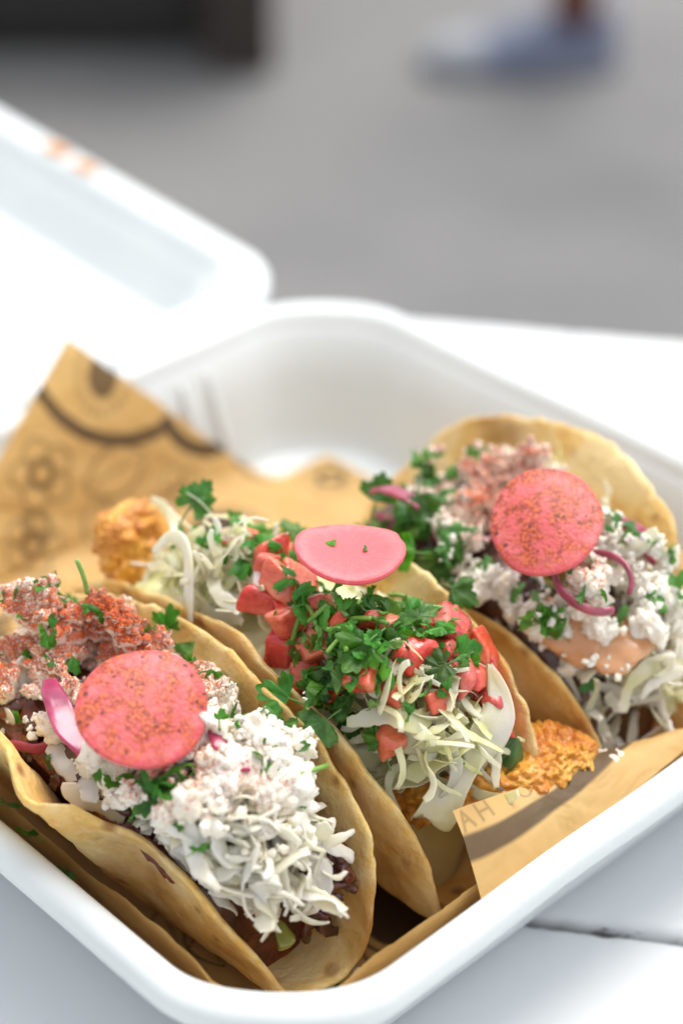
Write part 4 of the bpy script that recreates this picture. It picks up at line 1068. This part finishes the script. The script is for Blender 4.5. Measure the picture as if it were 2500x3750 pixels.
scatter('cilantro_leaf', leaves + bits + bits, 1, [(5.4, -4.2, 1.4, .8, 8, 'chopped cilantro leaf in the heap left of the diced tomato'), (5.3, -3.0, .9, .9, 3, 'chopped cilantro leaf in the heap over the tomato'), (4.4, -2.6, 1.4, 1, 3, 'chopped cilantro leaf in front of the plain radish slice'), (.6, -2.4, 1.5, 1.2, 1.6, 'chopped cilantro leaf at the far end of the fish taco'), (6.6, -2.6, .9, 1.0, 1.2, 'chopped cilantro bit among the near cabbage shreds'), (4.6, -.8, 1.0, .6, 3, 'chopped cilantro leaf right of the plain radish slice'), (5.4, -2.0, .8, .7, 2, 'chopped cilantro leaf in the heap right of centre')], 100, (.34, .68), 'cilantro', 'cilantro', .65, 62, .42)
for i, (u, v, sc_) in enumerate(((2.9, -3.3, .95), (3.5, -3.7, 1.0), (3.9, -3.1, .9), (2.2, -3.1, .9), (5.4, -.9, 1.1), (6.0, -1.2, 1.2), (6.5, -.8, 1.2), (5.8, -.3, 1.0), (6.9, -1.8, 1.0), (7.2, -1.2, 1.2), (4.7, -3.3, .9), (5.2, -2.8, .9))):
    lab = 'tomato chunk leaning on the right shell of the fish taco, uncovered' if v > -2 else 'tomato chunk on top at the left of the fish taco, uncovered'
    item('tomato_dice', toms[(i * 3 + 1) % len(toms)], u, v, rrot(None, .5), sc_, lab, 'tomato', group='uncovered tomato: ' + lab, k=1, lift=.12)
scatter('cilantro_leaf', leaves + bits + bits, 1, [(4.6, -2.9, 1.7, 1.2, 4, 'chopped cilantro leaf lying on top of the tomato chunks'), (5.6, -4.3, 1.2, .6, 3, 'chopped cilantro leaf on the left shell rim of the fish taco'), (6.4, -1.6, .8, .8, 1.5, 'cilantro bit on the tomato by the right shell')], 46, (.34, .66), 'cilantro', 'cilantro', .65, 62, .5)
scatter('cilantro_stalk', stems[:3], 1, [(4.9, -3.3, 1.2, 1.0, 3, 'cut green cilantro stalk in the heap on the fish taco'), (4.8, -1.2, 1.0, .6, 2, 'cut cilantro stalk right of the plain radish slice')], 16, (.9, 1.2), 'stalks', 'cilantro stalk', .3, 75, .75)
# ============ taco 3: meat, sauce, slaw, cheese
scatter('cabbage_shred', cab + slaw, 2, [(5.0, 5.2, 2.2, 1.0, 3, 'slaw shred against the tall back shell'), (7.6, 1.6, 1.0, 1.0, 3, 'slaw shred at the near end of the sauced taco'), (8.0, 3.2, .9, 1.0, 3, 'slaw shred at the near right end of the sauced taco'), (6.8, 4.2, 1.5, 1.0, 2, 'slaw shred right of the far radish slice')], 80, (.7, 1.1), 'slaw', 'cabbage', .5, 68, .15)
def blob(seed, dims, mt, name, amp=.25):
    V, F = ico(4); V = V * (1 + amp * fbm(V * 1.3 + seed, seed, 3))[:, None] * np.array(dims); return piece(name, V, F, mt)
sb = [blob(i, d, sauce_m, 'sauce_dollop') for i, d in enumerate(((.9, .6, .3), (.75, .7, .28)))]
for i, (u, v, lab) in enumerate(((6.6, 1.9, 'smooth orange sauce dollop below the far powdered radish slice'), (7.6, 2.6, 'orange sauce dollop over slaw near the end of the sauced taco'))):
    item('sauce_dollop', sb[i], u, v, rrot(None, .1), 1.0, lab, 'sauce', k=2)
for i, (u, v, a) in enumerate(((1.9, 1.3, .2), (3.2, 2.1, .6), (6.4, 3.9, 1.8))):
    item('onion_strip', onion_s[(i + 2) % 5], u, v, rot_z(a), 1.0, ['magenta onion strip at the far left end of the sauced taco', 'purple onion strip behind the far powdered radish slice', 'pink onion strip to the right of the far radish slice'][i], 'onion', k=2, lift=.2)
tt = np.linspace(0, 5.6, 40); RP = np.c_[.85 * np.cos(tt), .75 * np.sin(tt), .12 * np.sin(tt * 2)]
rv, rf = sweep(RP, .14, .26, m=10, power=2.4); ring_me = piece('onion_ring', rv, rf, ponion_m)
scatter('cheese_crumb', crumbs, 2, [(2.5, 3.4, 1.8, 1.7, 5, 'powdered cheese crumb behind the far radish slice'), (4.0, 4.6, 1.4, 1.2, 3, 'white cheese crumb by the tall back shell'), (4.6, 1.2, 1.0, .5, 3, 'white cheese crumb left of the far radish slice'), (6.7, 1.9, 1.0, .8, 2, 'cheese crumb around the pink onion ring'), (6.9, 4.1, 1.2, .9, 3, 'cheese crumb right of the far radish slice'), (6.3, 1.0, .7, .4, 1.5, 'cheese crumb on the orange sauce'), (7.6, 3.6, .7, .8, 1.5, 'cheese crumb at the near right end of the sauced taco')], 118, (.15, .40), 'cheese', 'cheese', .6, 62, .25)
scatter('cheese_crumb', crumbs, 2, [(6.8, 2.1, .6, .5, 1, 'cheese crumb heaped inside the pink onion ring')], 8, (.28, .45), 'cheese', 'cheese', .6, 74, .5)
scatter('cilantro_leaf', leaves + bits, 2, [(1.5, 1.5, 1.0, .8, 4, 'cilantro leaf at the far left end of the sauced taco'), (2.6, 1.5, .9, .6, 3, 'cilantro leaf behind the white cheese of the sauced taco'), (1.0, 3.8, .9, 1.0, 2, 'cilantro leaf behind the powdered cheese of the sauced taco'), (6.9, 1.2, .6, .4, 1, 'cilantro leaf on the orange sauce'), (3.4, 1.2, .5, .4, 2, 'cilantro leaf between the two right-hand radish slices')], 44, (.40, .75), 'cilantro', 'cilantro', .6, 66, .4)

# fine cheese grains and pepper specks, too small to pick apart
def grains(name, mt, k, regions, n, smin, smax, label, cat, lift=.0, sub=1):
    b0, bf = ico(sub); Vs, Fs, n0 = [], [], 0; done = 0
    for _ in range(n * 4):
        if done >= n: break
        r = random.choices(regions, [x[2] * x[3] for x in regions])[0]; a, q = random.uniform(0, 6.283), math.sqrt(random.random()); u = r[0] + r[2] * q * math.cos(a); v = r[1] + r[3] * q * math.sin(a)
        s_ = smin + (smax - smin) * random.random() ** 2
        L = (b0 * (1 + .45 * vnoise(b0 * 1.6 + u * 7, 4) + .2 * vnoise(b0 * 4 + v * 9, 5))[:, None] * s_ * np.array([1, random.uniform(.7, 1), random.uniform(.6, .9)])) @ rrot(None, 1).T
        i, j = cell(L[:, 0] + u, L[:, 1] + v); z = under_slices(u, v, min(float(np.percentile(Hm[i, j] - L[:, 2], 60)), ceiling(k, u, v) + .45))
        P = L + np.array([u, v, z + lift]); sh = wall_shift(k, P)
        if sh is None: continue
        P[:, 1] += sh; stamp(P); Vs.append(P); Fs += [tuple(n0 + x for x in f) for f in bf]; n0 += len(P); done += 1
    o = link(name, make_mesh(name, W(np.vstack(Vs)), Fs, mt)); tag(o, label, cat, kind='stuff')
grains('cheese_grains', cheese_m, 0, [(.5, -6.9, 2.4, 2.0), (4.7, -5.9, 1.8, 1.3), (2.6, -5.8, 1.6, 1.0), (4, -8.4, 1.6, .9), (5.6, -7.2, 1.5, 1.3)], 750, .03, .12, 'fine crumbly cheese grains over the front taco', 'cheese', sub=3)
grains('cheese_grains', cheese_m, 2, [(2.6, 3.5, 2.3, 1.9), (4.2, 4.8, 1.5, 1.0), (4.6, 1.1, 1.2, .7), (6.8, 2.2, 1.5, 1.3), (7, 4, 1.4, 1.2)], 700, .03, .13, 'fine crumbly cheese grains over the sauced taco', 'cheese', sub=3)
grains('pepper_specks', pepper_m, 1, [(4.5, -2.6, 3, 1.8), (6.5, -2.2, 1.2, 1.3)], 120, .012, .026, 'black pepper specks on the tomato of the fish taco', 'pepper')

scatter_stuff('chopped_cilantro', scraps, 1, [(4.6, -2.9, 2.0, 1.7), (5.2, -4.0, 1.5, .9), (.8, -2.4, 1.6, 1.3), (6.4, -2.6, 1.0, 1.3)], 110, (.30, .6), 'fine chopped cilantro scraps scattered over the fish taco', 'cilantro', leaf_m)
scatter_stuff('chopped_cilantro', scraps, 0, [(-.8, -6.8, 1.6, 1.5), (2.6, -5.2, 2.5, .6), (5.6, -6.2, 1.2, 1.0), (4.8, -8.6, 1.4, .8)], 90, (.28, .55), 'fine chopped cilantro scraps scattered over the front taco', 'cilantro', leaf_m, jit=.35)
scatter_stuff('chopped_cilantro', scraps, 2, [(1.2, 2.0, 1.8, 1.4), (3.6, 1.4, 1.6, .7), (6.6, 1.8, 1.5, .9), (7.0, 4.0, 1.2, 1.0)], 80, (.30, .6), 'fine chopped cilantro scraps scattered over the sauced taco', 'cilantro', leaf_m, jit=.4)

# ============ pickled radish slices
def radish_mesh(seed, mt, D=3.0, th=.17, dish=.22, notch=0.0, dome=1.0):
    nr, nt_ = 34, 120; a = np.linspace(0, 2 * math.pi, nt_, endpoint=False); V = []
    rim = 1 + .03 * vnoise(np.c_[np.cos(a) * 1.6, np.sin(a) * 1.6, a * 0 + seed], seed) - notch * np.exp(-((a - .15) / .16) ** 2) + notch * .8 * np.exp(-((a - .45) / .3) ** 2)
    rs = np.concatenate([np.linspace(.01, .9, nr - 8), [.94, .965, .978, .986, .992, .996, .999, 1.0]])
    for side in (1, -1):
        for r in rs:
            e = min(1, (1 - r) / .03); h = th / 2 * math.sqrt(max(0, 1 - (1 - e) ** 2)); x, y = r * rim * np.cos(a) * D / 2, r * rim * np.sin(a) * D / 2
            z = -dish * dome * (r ** 2) * (1 + .35 * np.sin(a * 2 + seed)) + .03 * vnoise(np.c_[x, y, x * 0 + seed], 3)
            V.append(np.c_[x * (1 + .05 * math.sin(seed * 2.3)), y * (1 - .05 * math.sin(seed * 2.3)), z + side * h + .10 * np.sin(y * 1.1 + seed) * math.sin(seed * 1.7)])
    k = len(rs); V = np.vstack(V); F = grid_faces(k, nt_, True); F2 = [tuple(k * nt_ + i for i in f[::-1]) for f in F]
    l = (k - 1) * nt_; F3 = [(l + i, l + (i + 1) % nt_, k * nt_ + l + (i + 1) % nt_, k * nt_ + l + i) for i in range(nt_)]
    F = F + F2 + F3; F.append(tuple(range(nt_))[::-1]); F.append(tuple(k * nt_ + i for i in range(nt_)))
    F = [f[::-1] for f in F]
    return piece('radish_slice', V, F, mt)
def face_to(n, spin=0.0):
    n = np.array(n, float); n /= np.linalg.norm(n)
    return np.array(Vector((0, 0, 1)).rotation_difference(Vector(n)).to_matrix()) @ rot_z(spin)
def from_world(n):  # a world direction in the box frame
    return FR @ np.array(n, float)
RAD = [  # position, world normal, powder spots, label
    ((4.14, -8.03, 7.75), (0.16, -0.42, .86), [((3.84, -8.03, 7.8), 2.4, 2.1)], 'pink pickled radish slice dusted with red chilli on the front taco', 2.62, .26, 0),
    ((4.11, -2.41, 8.5), (0.06, 0.05, .99), None, 'plain glossy pink pickled radish slice on the middle taco', 2.36, -.14, .04),
    ((5.82, 1.87, 8.4), (-0.12, -0.46, .86), [((5.52, 2.17, 8.5), 2.3, 3.0)], 'pink pickled radish slice dusted with chilli on the taco farthest back', 2.56, .20, 0),
]
for i, (p, n, pw, lab, D, dish, notch) in enumerate(RAD):
    spots = [(W(c), r * CM, a) for (c, r, a) in pw] if pw else None
    rm = mat_radish('pickled_radish', spots); me = radish_mesh(70 + i, rm, D, .13, dish, notch)
    put('radish_slice', me, p[0], p[1], face_to(from_world(n), 1.0 * i), 1.0, z=p[2], label=lab, cat='radish', group='pickled radish slices')

put('onion_ring', ring_me, 7.0, 2.15, face_to(from_world((0, -.35, .93)), .4), 1.0, z=7.2, label='pink pickled onion ring below the far powdered radish slice', cat='onion')
# ============ single pieces that stand out
def ribbon(name, pts, w, mt, th=.09, wave=.12, n=60, up0=(0, 0, 1), tw=(0, 0), seed=1, m=22):
    """a broad ruffled strip given by points in the box frame"""
    P = smooth_path(pts, n); t = np.linspace(0, 1, n); o = P.mean(0); P = P - o
    wd = np.interp(t, np.linspace(0, 1, len(w)), w); V, F = sweep(P, wd, th, up0=up0, m=m, twist=np.interp(t, [0, 1], tw), power=3.5)
    q = np.tile(np.cos(np.linspace(0, 2 * math.pi, m, endpoint=False)), n); tt_ = np.repeat(t, m)
    V[:, 2] += wave * np.sin(tt_ * 13 + q * 1.5 + seed) * np.abs(q) ** 1.5 + .05 * fbm(V * 1.6, seed, 2)
    V[:, 1] += .5 * wave * np.sin(tt_ * 9 + seed) * q
    me = piece(name, V, F, mt); return me, o
me, o = ribbon('cabbage_leaf', [(7.0, -1.1, 6.6), (7.7, -1.6, 5.9), (7.75, -2.2, 5.3), (7.85, -2.8, 4.75), (7.75, -3.25, 4.4), (7.45, -3.7, 4.25)], [.25, .75, .45, .6, .8, .15], cab_m, up0=(.8, -.4, .5), th=.10, wave=.22, seed=2)
put('cabbage_leaf', me, o[0], o[1], z=o[2], label='broad pale cabbage strip drooping over the near end of the fish taco', cat='cabbage')
me, o = ribbon('cabbage_leaf', [(-.7, -3.9, 7.0), (-.2, -3.7, 7.55), (.5, -3.9, 7.5), (1.0, -4.3, 6.8), (1.2, -4.45, 6.3)], [.2, .34, .36, .34, .2], slaw_m, up0=(.3, -.6, .7), wave=.03, seed=5)
put('cabbage_leaf', me, o[0], o[1], z=o[2], label='smooth white cabbage strip arching over the left shell of the fish taco', cat='cabbage')
me, o = ribbon('cabbage_leaf', [(6.5, -6.5, 5.2), (6.9, -6.1, 4.9), (7.2, -5.7, 4.5), (7.35, -5.4, 4.1)], [.15, .45, .5, .15], slaw_m, up0=(.6, .5, .5), wave=.06, seed=9)
put('cabbage_leaf', me, o[0], o[1], z=o[2], label='white cabbage strip lying on the dark meat at the near end', cat='cabbage')
for pts, w, sd_, lab in (([(1.0, -8.1, 6.5), (1.6, -8.4, 6.65), (2.4, -8.65, 6.45), (3.3, -8.6, 6.2)], [.3, .5, .65, .5], 3, 'long magenta onion strip running down to the front radish slice'),
                  ([(1.3, 1.0, 7.35), (1.8, 1.05, 7.6), (2.4, 1.2, 7.55), (2.9, 1.3, 7.3)], [.2, .42, .42, .2], 4, 'bright magenta onion piece at the far left tip of the sauced taco'),
                  ([(5.9, 3.6, 7.35), (6.3, 3.9, 7.55), (6.7, 4.05, 7.45), (6.9, 3.9, 7.1)], [.2, .45, .45, .2], 5, 'thick pink onion piece right of the far radish slice'),
                  ([(4.7, -6.9, 6.9), (5.3, -7.1, 6.85), (5.8, -7.0, 6.6)], [.1, .3, .1], 6, 'dark purple onion end poking from the front cheese')):
    me, o = ribbon('onion_strip', pts, w, ponion_m, th=.11, wave=.03, seed=sd_, m=14); put('onion_strip', me, o[0], o[1], z=o[2], label=lab, cat='onion')
def hero_leaf(lib, u, v, z, nrm, spin, s, label, cat='cilantro', name='cilantro_leaf'):
    R = face_to(from_world(nrm), spin); L = MV[lib.name] * s @ R.T; i, j = cell(L[:, 0] + u, L[:, 1] + v)
    z = min(z, max(float(np.percentile(Hm[i, j] - L[:, 2], 70)) + .1, z - 1.0))
    put(name, lib, u, v, R, s, z=z, label=label, cat=cat)
hero_leaf(sprigs[0], 6.9, -2.3, 7.35, (-.1, -.6, .7), 2.6, 0.50, 'jagged cilantro sprig lying over the pale tomato and cabbage', name='cilantro_sprig')
hero_leaf(sprigs[1], 6.7, -3.95, 5.95, (-.1, -.7, .6), .9, 0.50, 'cilantro sprig above the soft tomato chunk', name='cilantro_sprig')
hero_leaf(bits[5], 7.95, -1.1, 5.2, (.2, -.8, .45), 3.0, 1.05, 'broad cut cilantro leaf stuck to the fried fish')
hero_leaf(sprigs[2], -.8, -2.7, 7.6, (.1, -.75, .5), .2, 0.56, 'cilantro sprig standing up at the far end of the fish taco', name='cilantro_sprig')
hero_leaf(sprigs[3], .9, -1.0, 7.7, (0, -.3, .9), 1.4, 0.50, 'cilantro sprig behind the plain radish slice', name='cilantro_sprig')
hero_leaf(leaves[1], 1.3, 1.1, 8.0, (-.2, -.7, .6), .4, 0.73, 'dark broad cilantro leaf at the far left tip of the sauced taco')
hero_leaf(leaves[4], 2.5, 1.3, 7.9, (-.2, -.5, .8), 4.0, 0.73, 'smooth cilantro leaf on purple onion in the sauced taco')
hero_leaf(leaves[2], 4.7, -4.7, 7.35, (-.3, -.55, .75), 1.9, 0.77, 'large cilantro leaf leaning on the left shell of the fish taco')
hero_leaf(leaves[5], 5.6, -4.5, 7.2, (-.2, -.7, .6), 3.1, 0.80, 'large flat cilantro leaf over the left shell near the tomato')
hero_leaf(leaves[6], 5.9, -3.6, 7.9, (.1, -.6, .7), 3.3, 0.83, 'large cilantro leaf with pointed teeth on top of the heap')
hero_leaf(leaves[3], 3.5, .2, 8.1, (-.1, -.5, .8), 2.2, 0.71, 'cilantro leaf between the middle and far radish slices')
hero_leaf(leaves[0], 4.9, -.1, 8.0, (.1, -.5, .8), 5.1, 0.71, 'cilantro leaf resting on the shell between the two rear tacos')
hero_leaf(leaves[7], 1.0, -5.0, 7.3, (-.3, -.6, .6), .3, 0.56, 'bright cilantro leaf standing on the right shell of the front taco')
hero_leaf(bits[1], 2.1, -5.1, 6.8, (-.5, -.6, .6), 2.0, 0.65, 'dark cilantro leaf tucked inside the right shell of the front taco')
hero_leaf(bits[3], 2.6, -4.45, 6.9, (-.3, -.7, .6), 1.0, 0.41, 'small cilantro bit caught between the two shells')
hero_leaf(leaves[3], 5.0, -8.5, 6.3, (-.3, -.6, .7), 2.9, 0.68, 'bright cilantro leaf by the split shell of the front taco')
hero_leaf(bits[0], -1.2, -6.7, 7.5, (-.1, -.5, .8), 1.0, 0.77, 'chilli dusted cilantro leaf at the far end of the front taco')
put('cilantro_stalk', stems[3], 6.15, -6.1, rot_z(.95) @ rot_y(.1), 1.0, z=6.25, label='long green cilantro stalk over white cheese in the front taco', cat='cilantro stalk')
put('cilantro_stalk', stems[1], -.1, -6.3, rot_y(1.2), 1.0, z=7.75, label='short cilantro stalk standing upright behind the front taco cheese', cat='cilantro stalk')
for (u, v, a, k_, s_, lab) in ((3.76, -2.56, .5, 1, .30, 'green leaf fleck on the plain radish slice, the larger of two'), (4.28, -2.06, 2.6, 3, .20, 'green leaf fleck on the plain radish slice, the smaller of two')):
    L = MV[scraps[k_].name] * s_; put('cilantro_scrap', scraps[k_], u, v, rot_z(a), s_, z=float(np.max(Hm[cell(np.array([u - .1, u, u + .1]), np.array([v, v, v]))])) - float(np.percentile(L[:, 2], 20)) + .02, label=lab, cat='cilantro fleck')
for u, v, z, sp in ((.6, -9.3, 3.6, .4), (1.7, -9.3, 3.4, 2.0), (2.6, -9.2, 3.0, 3.6), (-.4, -9.2, 3.5, 5)):
    put('cilantro_leaf', leaves[int(sp) % 8], u, v, face_to((-.2, .5, .8), sp), .5, z=z, label='dark cilantro leaf fallen between the front shell and the box wall', cat='cilantro', group='leaves fallen beside the front taco')
# crumbs and scraps on the paper
put('cilantro_stalk', stems[0], 6.75, -1.8, rot_z(.5), 1.4, z=.75, label='green stalk piece lying on the printed paper', cat='cilantro stalk')
put('cilantro_leaf', bits[2], 7.0, -5.3, rot_z(2), .9, z=.75, label='dark cilantro scrap on the paper below the dark meat', cat='cilantro')
put('cilantro_sprig', sprigs[1], 7.5, -6.6, rot_z(4.2) @ rot_x(.2), .9, z=1.1, label='cilantro sprig lying on paper at the near corner', cat='cilantro')
put('cheese_crumb', crumbs[2], 7.7, -5.3, np.eye(3), .22, z=.8, label='cheese crumb lying on the paper at the near corner', cat='cheese')
put('cheese_crumb', crumbs[5], 8.95, .95, np.eye(3), .42, z=3.75, label='cheese crumb resting at the tip of the fried fish', cat='cheese')
# relish bits
rb = dice_mesh(900, (.55, .4, .25), relish_m, 'pickle_dice')
for (u, v, z, lab) in ((6.9, -6.9, 2.6, 'yellow green pickle bit at the near end of the front taco'), (4.6, -8.4, 6.0, 'olive green pickle piece by the split shell'), (6.3, 1.7, 7.1, 'dark green pickle piece on the orange sauce')):
    put('pickle_dice', rb, u, v, rrot(None, .4), .95, z=z, label=lab, cat='pickle')
